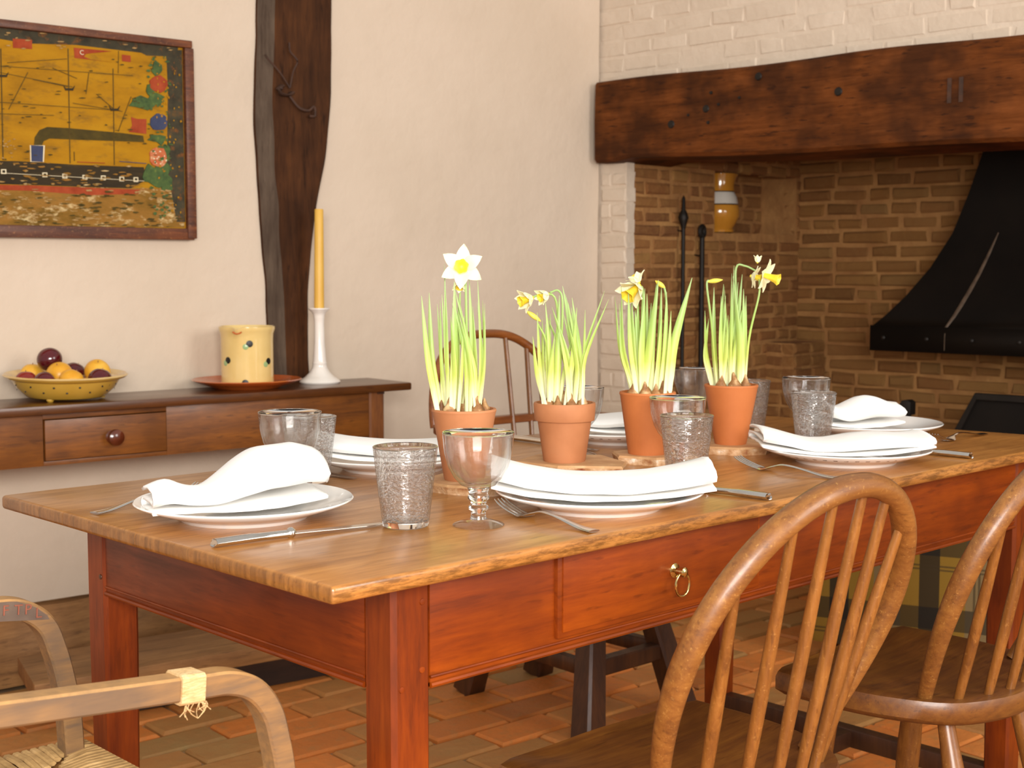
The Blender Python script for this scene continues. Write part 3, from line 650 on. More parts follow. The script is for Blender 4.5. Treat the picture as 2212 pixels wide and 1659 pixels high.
def knife(x, yy, rz, label):
    t = thing('table_knife', label, 'knife', (x, yy, TZ), rz, 'table knives')
    h = bez([(0, 0, .006), (.004, 0, .006), (.05, 0, .0065), (.100, 0, .006)], 12)
    MB().sweep(h, [.004, .0085, .0088, .0088, .0086, .0084, .0082, .0078, .0074, .007, .0066, .006, .0056], [.003] + [.0055] * 8 + [.005] * 4, n=12).build('handle', 'steel', t)
    MB().lathe([(0, -.004), (.005, -.004), (.0072, -.001), (.0072, .003), (.004, .007), (0, .007)], 14).xf(Matrix.Translation((.104, 0, .0065)) @ Matrix.Rotation(radians(90), 4, 'Y')).build('bolster', 'steel', t)
    mb = MB(); n = 12; vs = []; fs = []
    for i in range(n + 1):
        s = i / n; xx = .108 + .135 * s; lo = -.007 * (1 if s < .8 else max(.05, 1 - ((s - .8) / .2) ** 2)); hi = .006
        zc = .0062 - .0035 * s
        vs += [(xx, lo, zc - .0004), (xx, hi, zc - .0009), (xx, hi, zc + .0009), (xx, lo, zc + .0004)]
    for i in range(n):
        for k in range(4): fs.append((i * 4 + k, i * 4 + (k + 1) % 4, i * 4 + 4 + (k + 1) % 4, i * 4 + 4 + k))
    fs += [(3, 2, 1, 0), (n * 4, n * 4 + 1, n * 4 + 2, n * 4 + 3)]
    mb.add(vs, fs).build('blade', 'steel', t)
def fork(x, yy, rz, label):
    t = thing('table_fork', label, 'fork', (x, yy, TZ), rz, 'table forks')
    path = bez([(0, 0, .003), (.03, 0, .004), (.07, 0, .010), (.105, 0, .013), (.125, 0, .009), (.14, 0, .004)], 24)
    w = [.010 - .0065 * min(1, i / 11) if i < 14 else .0035 + .0085 * max(0, (i - 18) / 6) for i in range(25)]
    MB().sweep(path, w, [.0018] * 25, n=10).build('handle', 'steel', t)
    MB().sweep(bez([(.136, 0, .005), (.145, 0, .0028), (.155, 0, .0035)], 8), [.0115, .0125, .0128, .013, .013, .0128, .0125, .0125, .012], [.0016] * 9, n=10).build('neck', 'steel', t)
    for k in (-1.5, -.5, .5, 1.5):
        MB().sweep(bez([(.152, k * .0066, .0034), (.17, k * .0068, .007), (.19, k * .0066, .013), (.203, k * .006, .019)], 8), [.0021] * 6 + [.0018, .0014, .0008], [.0012] * 9, n=6).build('tine', 'steel', t)
knife(.022, .272, radians(-6.5), 'silver knife with a ring bolster beside the plate at the table end')
knife(.803, .008, radians(97), 'silver knife beside the plate in front of the ring-pull drawer')
knife(1.442, .024, radians(95), 'silver knife beside the dotted plate behind the bow-backed chair')
knife(.470, .835, radians(-88), 'silver knife on the wall side, beside the plate under the console')
knife(1.032, .80, radians(-92), 'silver knife beside the dotted plate between two flowerpots')
fork(.022, .585, radians(14), 'silver fork half hidden behind the plate at the table end')
fork(.428, .012, radians(84), 'silver fork beside the goblet and the plate by the ring-pull drawer')
fork(1.052, .05, radians(90), 'silver fork beside the dotted plate behind the bow-backed chair')
fork(1.795, .182, radians(180), 'silver fork at the fireplace end of the table')

def shard(x, yy, rz, poly, label):
    t = thing('pot_stand', label, 'pot stand', (x, yy, TZ), rz, 'rough shard stands under the flowerpots')
    MB().prism(poly, 0, .0115, inset=-.04).build('rough_edge', 'stone', t, smooth=False)
    MB().prism([(a * 1.035, b * 1.035) for a, b in poly], .011, .0150, inset=.03).build('face', 'tile', t, smooth=False)
def irregular(rx, ry, n, seed):
    random.seed(seed); return [(rx * cos(2 * pi * k / n) * random.uniform(.86, 1.1), ry * sin(2 * pi * k / n) * random.uniform(.86, 1.1)) for k in range(n)]
shard(.572, .395, CR, irregular(.085, .09, 9, 1), 'rough stone shard under the flowerpot with the single open star bloom')
shard(.838, .440, CR, [(-.10, -.02), (-.03, -.075), (.075, -.085), (.085, -.03), (.05, .06), (-.06, .07)], 'broad pale stone shard under the collared terracotta pot')
shard(1.004, .405, CR, [(-.068, .02), (-.062, -.04), (.0, -.07), (.075, -.045), (.08, .05), (-.0, .07)], 'rough stone shard under the terracotta pot behind a goblet')
shard(1.218, .388, CR, irregular(.075, .075, 8, 5), 'rough stone shard under the terracotta pot nearest the fireplace')

# ------------------------------------------------------------------ potted daffodils (local x runs across, y away, z up)
def petal_mesh():
    mb = MB(); n = 6; vs = []; fs = []
    for i in range(n + 1):
        s = i / n; w = .0105 * sin(pi * min(1, .12 + s * .88)) ** .8 * (1.15 - .45 * s) + .0004; z = .004 * sin(s * 2.2)
        for q in (-1, 0, 1): vs.append((s * .031, q * w, z - .0015 * (q == 0)))
    for i in range(n):
        for q in range(2): a = i * 3 + q; fs.append((a, a + 1, a + 4, a + 3))
    off = len(vs); vs2 = vs + [(x, y_, z - .0006) for x, y_, z in vs]; fs2 = fs + [tuple(i + off for i in f[::-1]) for f in fs]
    b = [i * 3 for i in range(n + 1)] + [i * 3 + 2 for i in range(n, -1, -1)]
    fs2 += [(b[k], b[(k + 1) % len(b)], b[(k + 1) % len(b)] + off, b[k] + off) for k in range(len(b))]
    return mb.add(vs2, fs2).mesh('petal', 'petal')
PET = petal_mesh()
def flower(root, pos, d, size=1., spread=0., cor=1., roll=0.):
    d = Vector(d).normalized(); q = d.to_track_quat('Z', 'Y')
    cp = [(0, -.006), (.0035, -.004), (.0045, .0), (.0058, .010 * cor), (.0075, .020 * cor), (.0105, .026 * cor), (.0098, .0265 * cor), (.0066, .020 * cor), (.0048, .010 * cor), (.003, .003), (0, .002)]
    mb = MB(); nn = 24; vs = []; fs = []
    for i, (r_, z_) in enumerate(cp):
        for k in range(nn): f_ = 1 + (.09 * sin(6 * 2 * pi * k / nn) if i in (4, 5, 6) else 0); a = 2 * pi * k / nn; vs.append((r_ * f_ * cos(a) * size, r_ * f_ * sin(a) * size, z_ * size))
    for i in range(len(cp) - 1):
        for k in range(nn): k2 = (k + 1) % nn; fs.append((i * nn + k, i * nn + k2, (i + 1) * nn + k2, (i + 1) * nn + k))
    c = mb.add(vs, fs).build('flower', 'corona', root, loc=pos); c.rotation_mode = 'QUATERNION'; c.rotation_quaternion = q
    for k in range(6):
        p = put('petal', PET, c, (0, 0, .001 * (k % 2)), (0, 0, 0), (size, size, size))
        p.matrix_local = Matrix.Rotation(pi / 3 * k + roll, 4, 'Z') @ Matrix.Translation((.003 * size, 0, .0)) @ Matrix.Rotation(-spread + random.uniform(-.12, .12), 4, 'Y') @ Matrix.Diagonal((size, size, size, 1))
    return c
def potted(x, yy, rim_r, base_r, h, collar, U, leaves, stems, flowers, bulbs, label, mat):
    """leaf: (base dx, tip dx, tip height above rim, bow, width) in units of 1/U metre across the plant"""
    t = thing('potted_daffodil', label, 'flowerpot', (x, yy, TZ + .0150), CR, 'terracotta pots of miniature daffodils')
    if collar:
        pr = [(0, 0), (base_r, 0), (base_r + .001, .003), (rim_r * .87, h * .695), (rim_r * .955, h * .70), (rim_r * .97, h * .715), (rim_r, h - .003), (rim_r - .001, h), (rim_r - .005, h), (rim_r * .8, h * .72), (rim_r * .78, h * .80), (0, h * .80)]
    else:
        pr = [(0, 0), (base_r, 0), (base_r + .001, .003), (rim_r - .0015, h - .007), (rim_r, h - .003), (rim_r - .001, h), (rim_r - .005, h), (rim_r * .86, h * .8), (0, h * .8)]
    MB().lathe(pr, 48).build('pot', mat, t, angle=30)
    MB().lathe([(0, h * .8), (rim_r * .84, h * .8), (rim_r * .88, h * .90), (rim_r * .5, h * .925), (0, h * .915)], 24).build('compost', 'soil', t)
    for bx, by, br in bulbs:
        pr = [(0, -br * .6), (br * .8, -br * .3), (br, .1 * br), (br * .85, .7 * br), (br * .45, 1.3 * br), (br * .25, 1.9 * br), (br * .1, 2.3 * br), (0, 2.32 * br)]
        MB().lathe(pr, 12).build('bulb', 'bulb', t, loc=(bx, by, h * .93), rot=(random.uniform(-.15, .15), random.uniform(-.15, .15), random.random() * 6))
    zb = h * .90
    for (b, tp, hz, bow, w) in leaves + [(b + random.uniform(-6, 6), tp + random.uniform(-12, 12), hz * random.uniform(.72, .98), bow + random.uniform(-5, 5), w * random.uniform(.7, 1.)) for (b, tp, hz, bow, w) in leaves if random.random() < .55]:
        dy0 = random.uniform(-.5, .5) * rim_r * .8; dy1 = dy0 * 1.5 + random.uniform(-.012, .012)
        p0 = Vector((b / U, dy0, zb)); p3 = Vector((tp / U, dy1, h + hz / U))
        mid = p0.lerp(p3, .5) + Vector((bow / U, 0, 0)); q1 = p0.lerp(p3, .22) + Vector((bow / U * .55, 0, 0))
        path = bez([p0, q1, mid, p3], 14); ww = w / U / 2
        rx = [ww * (.75 + .25 * min(1, i / 4)) * (1 if i < 9 else max(.06, (1 - ((i - 8) / 6.) ** 2.2))) for i in range(15)]
        an = random.uniform(-.7, .7); MB().sweep(path, [r_ * .30 for r_ in rx], rx, n=8, ref=(cos(an), sin(an) * 1., 0)).build('leaf', 'leaf', t)
    for pts in stems:
        path = bez([(a / U, d_, h + z_ / U) if z_ > -900 else (a / U, d_, zb) for a, d_, z_ in pts], 18)
        MB().sweep(path, [.0024 - .0008 * i / 18 for i in range(19)], n=8, ref=(0, 1, 0)).build('stem', 'leaf', t)
    for (fx, fd, fz, d, size, spread, cor) in flowers:
        if cor == 0:
            dv = Vector(d).normalized(); p = Vector((fx / U, fd, h + fz / U))
            MB().sweep([p + dv * (k * .0045 - .012) * size for k in range(7)], [.001, .003, .0042, .0045, .0040, .0026, .0006], n=10, ref=(0, 1, .1)).build('bud', 'spathe', t)
        else: flower(t, (fx / U, fd, h + fz / U), d, size, spread, cor, random.random())
    return t
random.seed(21)
# pot with the star bloom: rim centre reference (1005, 888)
L1 = [(-50, -77, 248, -8, 13), (-46, -60, 223, 2, 8), (-36, -52, 232, -6, 8), (-33, -38, 255, 0, 9), (-25, -19, 272, 3, 17), (-20, -13, 225, 4, 10), (8, -22, 238, 10, 10), (15, -6, 225, 8, 10), (22, 10, 283, 0, 11), (30, 30, 278, 6, 8), (32, 40, 232, 8, 8), (26, -4, 196, 12, 9), (34, 41, 142, -3, 6), (-30, -42, 310, -2, 8), (20, -20, 260, 14, 9), (-12, 2, 200, 2, 9)]
potted(.551, .403, .0507, .031, .111, False, 1381, L1, [[(4, 0, -999), (6, 0, 120), (4, .0, 270), (0, .004, 300)], [(-15, .01, -999), (-12, .01, 150), (-8, .01, 265)]],
       [(-2, -.006, 303, (-.12, -1, .12), 1.05, .05, .45), (-8, .004, 272, (-.1, -.5, -.8), .55, .9, .9)], [(-.022, -.012, .012), (.02, -.012, .013), (.0, .016, .012), (-.036, .01, .009), (.032, .012, .01)],
       'plain terracotta pot of daffodils topped by a single open star bloom', 'terracotta')
L2 = [(-45, -60, 195, -2, 10), (-40, -48, 180, -2, 9), (-34, -30, 190, 0, 10), (-28, -42, 215, 3, 10), (-20, -12, 230, 0, 13), (12, -28, 205, 14, 13), (18, -5, 250, 12, 13), (22, 6, 215, 12, 12), (28, 15, 225, 10, 12), (30, 42, 200, 4, 7), (34, 83, 240, -16, 9), (38, 92, 222, -20, 9), (-12, 18, 150, -3, 8), (10, -16, 170, 6, 10), (0, 24, 205, 4, 11), (-34, -22, 150, -4, 9), (14, -36, 180, 14, 12), (26, 2, 232, 14, 11)]
potted(.815, .441, .0532, .0355, .1005, True, 1259, L2, [[(-15, 0, -999), (-8, 0, 120), (-5, 0, 215), (-14, 0, 240), (-32, -.005, 236)], [(-22, .01, -999), (-14, .008, 150), (-22, 0, 226), (-55, -.006, 230), (-70, -.008, 226)], [(-32, .0, -999), (-38, -.005, 120), (-58, -.01, 170)]],
       [(-72, -.01, 224, (-.85, -.5, -.25), .88, .75, 1.), (-38, -.006, 232, (-.75, -.55, -.35), .72, .85, .9), (-66, -.012, 185, (-.62, -.1, .45), 1.15, 0, 0)], [(-.028, -.012, .011), (-.012, -.02, .009), (.012, -.018, .011), (.03, -.008, .011), (.0, .016, .011)],
       'collared terracotta pot of daffodils nodding over one side', 'terracotta')
L3 = [(-26, -60, 230, -12, 8), (-28, -72, 205, -12, 7), (-20, -36, 205, -3, 12), (-18, -20, 215, 0, 13), (-10, 20, 240, 0, 17), (-14, -8, 222, -1, 12), (8, 20, 238, -3, 14), (25, 38, 215, 4, 10), (42, 91, 245, -9, 17), (34, 46, 175, 2, 9), (5, 9, 190, -2, 13), (-4, 0, 210, 2, 12), (-24, -46, 225, -6, 10), (18, 30, 228, 2, 11)]
potted(.990, .405, .0505, .0335, .1105, False, 1213, L3, [[(-12, 0, -999), (-14, 0, 130), (-12, 0, 215), (-20, -.005, 228)], [(38, 0, -999), (40, 0, 140), (36, 0, 215), (24, 0, 232)]],
       [(-24, -.008, 226, (-.62, -.62, -.55), 1.22, .75, 1.05), (-20, .012, 236, (-.5, .2, .8), .7, .6, .8), (26, 0, 230, (-.7, 0, .5), .8, 0, 0)], [(-.028, -.014, .012), (-.006, -.02, .012), (.012, -.016, .010), (.028, -.006, .012), (.0, .014, .012)],
       'plain terracotta pot of daffodils with a big bloom facing the plaster wall', 'terracotta_d')
L4 = [(-32, -56, 158, -8, 10), (-28, -36, 208, -4, 11), (-22, -28, 190, -2, 10), (-18, -18, 215, -4, 10), (-6, -8, 238, 0, 6), (-8, 2, 255, 2, 7), (14, -4, 232, 6, 11), (6, 22, 236, -2, 12), (16, 24, 205, 4, 11), (24, 32, 190, 2, 10), (-14, 14, 178, -4, 10), (-2, 20, 160, -2, 11), (22, 15, 150, 3, 9), (-24, -14, 150, 3, 9)]
potted(1.210, .388, .0507, .0292, .112, False, 1146, L4, [[(-30, 0, -999), (-44, 0, 130), (-55, 0, 214), (-46, 0, 222)], [(4, .006, -999), (8, .006, 180), (8, .004, 250), (26, 0, 254), (48, -.004, 244)], [(28, -.004, -999), (36, -.006, 100), (55, -.008, 190), (56, -.006, 226)]],
       [(66, -.01, 234, (.82, -.45, -.28), 1.0, .12, 1.1), (42, .004, 232, (.85, -.3, -.2), .75, .35, .9), (55, .012, 262, (.1, .2, 1), .45, .9, .8), (-40, 0, 222, (.97, 0, .12), 1.1, 0, 0)], [(-.022, -.014, .012), (.004, -.018, .014), (.024, -.012, .012), (-.004, .016, .012)],
       'plain terracotta pot of daffodils with yellow blooms turned to the fireplace hood', 'terracotta_d')

# ------------------------------------------------------------------ bow-backed Windsor chairs
def hoop_pt(a, w0=.152, w1=.211, vm=.218, h=.436):
    """a in -1..1 along the bow, returns (across, up along the back)"""
    s = 1 - abs(a); sg = 1 if a > 0 else -1            # s: 0 foot .. 1 crown
    if s < .45: t_ = s / .45; return sg * (w0 + (w1 - w0) * sin(pi / 2 * t_)), vm * t_
    th = (s - .45) / .55 * pi / 2; return sg * w1 * cos(th), vm + (h - vm) * sin(th)
def windsor(name, label, loc, rz):
    t = thing(name, label, 'chair', loc, rz, 'bow-backed Windsor side chairs')
    SZ = .44; lean = radians(22.8)
    # saddle seat
    out = bez([(-.205, .235, 0), (-.212, .13, 0), (-.198, .03, 0), (-.155, -.052, 0), (-.08, -.092, 0), (0, -.102, 0), (.08, -.092, 0), (.155, -.052, 0), (.198, .03, 0), (.212, .13, 0), (.205, .235, 0)], 44)
    front = [(.205 - .41 * k / 15, .235 + .024 * sin(pi * min(1, k / 15)) ** .5 - .004 * sin(pi * k / 15), 0) for k in range(1, 15)]
    ring = [Vector(p) for p in out] + [Vector(p) for p in front]
    n = len(ring); c = Vector((0, .07, 0)); vs = []; fs = []
    def dish(p):
        d = .012 * max(0, 1 - (p.x / .19) ** 2) * max(0, min(1, (p.y + .07) / .07)) * (1 - .15 * max(0, (p.y - .12) / .12))
        return -d + .010 * max(0, (p.y - .15) / .1) * (cos(p.x / .1 * pi) * .5) * .5
    for f_, zo in ((.94, -.040), (1., -.030), (1.0, -.010), (.985, -.002)):
        for p in ring: q = c + (p - c) * f_; vs.append((q.x, q.y, SZ + zo + (dish(q) * .35 if zo > -.03 else 0)))
    for f_ in (.93, .8, .6, .4, .2):
        for p in ring: q = c + (p - c) * f_; vs.append((q.x, q.y, SZ + dish(q)))
    R_ = 9
    for r_ in range(R_ - 1):
        for k in range(n): k2 = (k + 1) % n; fs.append((r_ * n + k, r_ * n + k2, (r_ + 1) * n + k2, (r_ + 1) * n + k))
    fs += [tuple(range(n))[::-1], tuple((R_ - 1) * n + k for k in range(n))]
    MB().add(vs, fs).build('seat', 'seat', t, angle=50)
    B = lambda u, v, back=0: Vector((u, -sin(lean) * v - back, SZ - .006 + cos(lean) * v))
    N = 64; path = [B(*hoop_pt(-1 + 2 * i / N)) for i in range(N + 1)]
    rr = [.0105 + .0045 * min(1, min(i, N - i) / 14) for i in range(N + 1)]
    MB().sweep(path, rr, [r_ * 1.12 for r_ in rr], ref=(0, -cos(lean), -sin(lean)), n=14).build('bow', 'hoop', t)
    for bx, ta in ((-.122, -.335), (-.074, -.175), (-.026, -.06), (.024, .04), (.075, .145), (.120, .285)):
        u, v = hoop_pt(ta); p1 = B(u, v); p0 = Vector((bx, -.078 + 2.6 * bx * bx, SZ - .012))
        pts = [p0.lerp(p1, k / 10) for k in range(11)]
        MB().sweep(pts, [.0070, .0076, .0082, .0086, .0088, .0086, .0082, .0076, .007, .0064, .006], n=10, ref=(0, 1, 0)).build('spindle', 'spindle', t)
    feet = {}
    for sx in (-1, 1):
        for top, bot in (((sx * .135, .165), (sx * .19, .225)), ((sx * .115, -.015), (sx * .165, -.125))):
            a = Vector((top[0], top[1], SZ - .032)); b = Vector((bot[0], bot[1], 0)); pts = [a.lerp(b, k / 10) for k in range(11)]
            MB().sweep(pts, [.0125, .014, .0165, .019, .0205, .0205, .019, .0175, .016, .0145, .0135], n=12, ref=(0, 1, 0)).build('leg', 'spindle', t)
            feet[(sx, top[1] > .1)] = a.lerp(b, .55)
    mids = []
    for sx in (-1, 1):
        a, b = feet[(sx, True)], feet[(sx, False)]; pts = [a.lerp(b, k / 8) for k in range(9)]; mids.append(a.lerp(b, .5))
        MB().sweep(pts, [.008, .0095, .011, .0125, .013, .0125, .011, .0095, .008], n=10).build('stretcher', 'spindle', t)
    pts = [mids[0].lerp(mids[1], k / 8) for k in range(9)]
    MB().sweep(pts, [.008, .0095, .011, .0125, .013, .0125, .011, .0095, .008], n=10).build('stretcher', 'spindle', t)
    return t
w1 = windsor('windsor_chair', 'worn bow-backed Windsor chair pulled up beside the ring-pull drawer', (.543, -.134, 0), radians(-.9))
dup(w1, (1.172, -.128, 0), radians(1.5), 'bow-backed Windsor chair nearer the fireplace, its seat edge and legs in full view')

# Windsor armchair on the wall side
def armwindsor():
    t = thing('windsor_armchair', 'dark bow-backed Windsor armchair tucked in on the wall side of the table', 'chair', (1.60, 1.30, 0), radians(180 - 1))
    SZ = .43; lean = radians(11)
    ring = [Vector((.235 * cos(a) * (1 + .05 * cos(2 * a)), .10 + .205 * sin(a), 0)) for a in [2 * pi * k / 40 for k in range(40)]]
    vs = []; fs = []; n = 40; c = Vector((0, .1, 0))
    for f_, zo in ((.93, -.042), (1, -.03), (1, -.008), (.97, 0), (.8, -.008), (.4, -.014)):
        for p in ring: q = c + (p - c) * f_; vs.append((q.x, q.y, SZ + zo))
    for r_ in range(5):
        for k in range(n): k2 = (k + 1) % n; fs.append((r_ * n + k, r_ * n + k2, (r_ + 1) * n + k2, (r_ + 1) * n + k))
    fs += [tuple(range(n))[::-1], tuple(5 * n + k for k in range(n))]
    MB().add(vs, fs).build('seat', 'backhoop', t)
    ZA = .695
    arm = bez([(-.275, .20, ZA), (-.285, .08, ZA), (-.27, -.05, ZA), (-.19, -.135, ZA), (0, -.158, ZA), (.19, -.135, ZA), (.27, -.05, ZA), (.285, .08, ZA), (.275, .20, ZA)], 60)
    MB().sweep(arm, .016, .0105, n=12, prof=RECT).build('arm_bow', 'backhoop', t)
    B = lambda u, v: Vector((u, -.150 - sin(lean) * v, ZA + cos(lean) * v))
    def hp(a, w=.232, h=.232): th = (1 - abs(a)) * pi / 2; return (1 if a > 0 else -1) * w * cos(th) ** .8, h * sin(th)
    N = 48; path = [B(*hp(-1 + 2 * i / N)) for i in range(N + 1)]
    path = [Vector((p.x, p.y + .55 * max(0, abs(p.x) - .12) ** 1.5, p.z)) for p in path]
    MB().sweep(path, .0115, .0115, ref=(0, 1, 0), n=12).build('bow', 'backhoop', t)
    for bx, ta in ((-.13, -.50), (-.08, -.345), (-.03, -.13), (.03, .13), (.08, .345), (.13, .50)):
        u, v = hp(ta); p1 = B(u * 1.02, v); p0 = Vector((bx, -.085 + .6 * bx * bx, SZ - .01))
        MB().sweep([p0.lerp(p1, k / 8) for k in range(9)], .0065, n=8, ref=(0, 1, 0)).build('spindle', 'spindle', t)
    for sx in (-1, 1):
        for yy in (.02, .10):
            MB().sweep([(sx * .215, yy, SZ - .01), (sx * .25, yy * 1.0, SZ + .13), (sx * .28, yy - .0, ZA)], [.007, .009, .007], n=8, ref=(0, 1, 0)).build('arm_spindle', 'spindle', t)
    ft = {}
    for sx in (-1, 1):
        for top, bot in (((sx * .07, .27), (sx * .168, .35)), ((sx * .10, .0), (sx * .125, -.125))):
            a = Vector((*top, SZ - .03)); b = Vector((*bot, 0))
            MB().sweep([a.lerp(b, k / 8) for k in range(9)], [.02, .022, .025, .027, .028, .029, .030, .031, .032], prof=RECT, ref=(0, 1, 0)).build('leg', 'darkwood', t)
            ft[(sx, top[1] > .1)] = a.lerp(b, .62)
    MB().sweep([ft[(-1, True)], ft[(1, True)]], .018, .02, prof=RECT).build('stretcher', 'darkwood', t)
    for sx in (-1, 1): MB().sweep([ft[(sx, True)], ft[(sx, False)]], .014, .018, prof=RECT).build('stretcher', 'darkwood', t)
armwindsor()

# ------------------------------------------------------------------ rush-seated armchair at the table end (faces +x)
def text_mesh(body, size, depth, mat):
    cu = bpy.data.curves.new('lettering', 'FONT'); cu.body = body; cu.size = size; cu.extrude = depth; cu.align_x = 'CENTER'; cu.align_y = 'CENTER'
    to = bpy.data.objects.new('lettering', cu); COL.objects.link(to); bpy.context.view_layer.update()
    me = bpy.data.meshes.new_from_object(to.evaluated_get(bpy.context.evaluated_depsgraph_get())); bpy.data.objects.remove(to)
    me.materials.clear(); me.materials.append(M[mat]); return me
def rusharm():
    t = thing('rush_armchair', 'worn wooden armchair with bent arms and a woven rush seat', 'chair', (-.25, .30, 0), 0)
    for sy, y0, pts in ((-1, .079 - .30, [(-.34, .690), (-.22, .682), (-.084, .669), (.03, .659), (.125, .651), (.165, .647), (.195, .633), (.216, .605), (.226, .570), (.233, .53), (.240, .45), (.243, .2), (.244, .0)]),
                        (1, .515 - .30, [(-.34, .690), (-.22, .682), (-.05, .668), (.08, .661), (.12, .657), (.145, .645), (.163, .625), (.174, .595), (.182, .565), (.190, .52), (.195, .45), (.20, .2), (.20, .0)])):
        p = bez([(a, y0, z_) for a, z_ in pts], 72)
        split = 40
        MB().sweep(p[:split + 26], [.0150] * len(p[:split + 26]), [.0132] * len(p[:split + 26]), prof=RECT, ref=(0, 0, 1) if False else (.35, 0, .94)).build('arm', 'arm', t)
        k0 = p[split + 25]
        MB().sweep([k0 + Vector((0, 0, .01)), (k0.x + .003, y0, .25), (k0.x + .004, y0, 0)], [.0165, .0165, .015], prof=RECT, ref=(1, 0, 0)).build('leg', 'armside', t)
        MB().sweep([(-.335, y0, .0), (-.335, y0, .45), (-.36, y0 * .96, .70), (-.41, y0 * .92, .98)], .017, prof=RECT, ref=(1, 0, 0)).build('back_post', 'arm', t)
    # twine binding on the near arm
    yn = .079 - .30
    b = MB()
    b.sweep(bez([(.102, yn, .6528), (.116, yn, .6516), (.130, yn, .6505)], 6), [.0176] * 7, [.0160] * 7, prof=RECT, ref=(.1, 0, .99)); tw = b.build('twine_binding', 'twine', t, label='pale jute binding round the arm')
    for k in range(14):
        x0 = .102 + .028 * random.random(); q = random.uniform(.006, .018)
        MB().sweep(bez([(x0, yn - .0175, .637), (x0 + random.uniform(-.006, .006), yn - .019, .637 - q * .5), (x0 + random.uniform(-.01, .01), yn - .019, .637 - q)], 5), .0004, n=4).build('frayed_thread', 'twine', tw)
    # carved block on the far arm
    yf = .515 - .30 - .0152
    cb = MB().prism([(-.12, .660), (-.12, .687), (.08, .6725), (.12, .668), (.145, .656), (.160, .643), (.163, .637), (.10, .6455), (.0, .652)], yf, yf + .004, plane='xz').build('carved_panel', 'carved', t, label='dark panel carved with reddish letters')
    for k, ch in enumerate('FTPL'):
        me = text_mesh(ch, .019, .0006, 'letter'); o = bpy.data.objects.new('letter', me); COL.objects.link(o); o.parent = cb
        o.location = ((.1045, .1213, .134, .148)[k], yf - .0006, (.6585, .6565, .655, .648)[k]); o.rotation_euler = (radians(90), radians(4), 0)
    # seat frame and woven rush
    SZ = .452; y0, y1 = yn - .005, .245; x0, x1 = -.33, .222
    MB().box((x0, y0, SZ - .028), (x1, y1, SZ - .010)).build('seat_frame', 'armside', t, bevel=.004)
    rs = MB(); N = 46
    for i in range(N):
        f0 = i / N; yy = y0 + (y1 - y0) * (i + .5) / N
        d = min(yy - y0, y1 - yy)
        for a, b_ in ((x1 - d * .85, x1 + .008), (x0 - .008, x0 + d * .85)):
            if b_ - a > .02:
                rs.sweep([(a, yy, SZ - .004), ((a + b_) / 2, yy + random.uniform(-.001, .001), SZ + random.uniform(-.001, .002)), (b_ - .008, yy, SZ), (b_, yy, SZ - .008)], (y1 - y0) / N * .52, .0035, n=6)
    for i in range(N):
        xx = x0 + (x1 - x0) * (i + .5) / N; d = min(xx - x0, x1 - xx)
        for a, b_ in ((y1 - d * .85, y1 + .008), (y0 - .008, y0 + d * .85)):
            if b_ - a > .02:
                rs.sweep([(xx, a, SZ - .004), (xx + random.uniform(-.001, .001), (a + b_) / 2, SZ + random.uniform(-.001, .002)), (xx, b_ - .008, SZ), (xx, b_, SZ - .008)], (x1 - x0) / N * .5, .0035, n=6)
    tag(rs.build('woven_rush', 'rush', t), 'woven straw-coloured rush seat', kind='stuff')
    MB().sweep([(x1 + .012, y0, .20), (x1 - .02, y1 - .02, .20)], .012, n=10).build('stretcher', 'arm', t)
    MB().sweep([(-.40, y0 * .92, .93), (-.42, 0, .95), (-.40, y1 * .9, .93)], .012, .03, prof=RECT).build('back_rail', 'arm', t)
rusharm()

# ------------------------------------------------------------------ pine console by the wall and the things on it
def console():
    t = thing('console_table', 'long narrow pine console table with one drawer against the plaster wall', 'console', WL(1.9, 0, 0), LA)
    X = lambda s: 1.9 - s                              # local x along the wall, -y into the room
    ct = MB().box((X(2.95), -.287, .737), (X(1.023), -.052, .76)).build('top', 'console_top', t, bevel=.006)
    yf = -.257
    for s0, s1 in ((1.154, 1.10), (2.87, 2.816)):
        for ya, yb in ((yf, yf + .05), (-.105, -.055)):
            MB().sweep([((X(s0) + X(s1)) / 2, (ya + yb) / 2, z) for z in (.737, .60, .3, 0)], [.026, .026, .022, .018], prof=RECT, ref=(0, 1, 0)).build('leg', 'console_z', t)
    # front apron pieces round the drawer
    for a, b in (((X(2.816), yf + .004, .606), (X(2.119), yf + .022, .737)), ((X(1.790), yf + .004, .606), (X(1.154), yf + .022, .737)), ((X(2.119), yf + .004, .606), (X(1.790), yf + .022, .617)), ((X(2.119), yf + .004, .722), (X(1.790), yf + .022, .737))):
        MB().box(a, b).build('apron', 'console_x', t, bevel=.001)
    MB().box((X(1.127) - .010, -.21, .606), (X(1.127) + .010, -.10, .737)).build('apron', 'console_z', t, bevel=.001)
    MB().box((X(2.84), -.075, .606), (X(1.127), -.057, .737)).build('apron', 'console_x', t, bevel=.001)
    MB().box((X(1.115) - .012, yf - .003, .7285), (X(1.115) + .012, yf + .002, .7365)).build('peg', 'darkwood', t)
    d = MB().box((X(2.116), yf - .002, .619), (X(1.793), yf + .03, .720)).build('drawer', 'console_x', t, bevel=.002)
    MB().lathe([(0, 0), (.016, 0), (.017, .003), (.011, .007), (.010, .012), (.017, .017), (.0215, .025), (.020, .033), (.012, .038), (0, .039)], 28).xf(Matrix.Translation((X(1.944), yf - .002, .667)) @ Matrix.Rotation(radians(90), 4, 'X')).build('knob', 'knob', d, label='dark turned wooden knob')
console()
CZ = .76
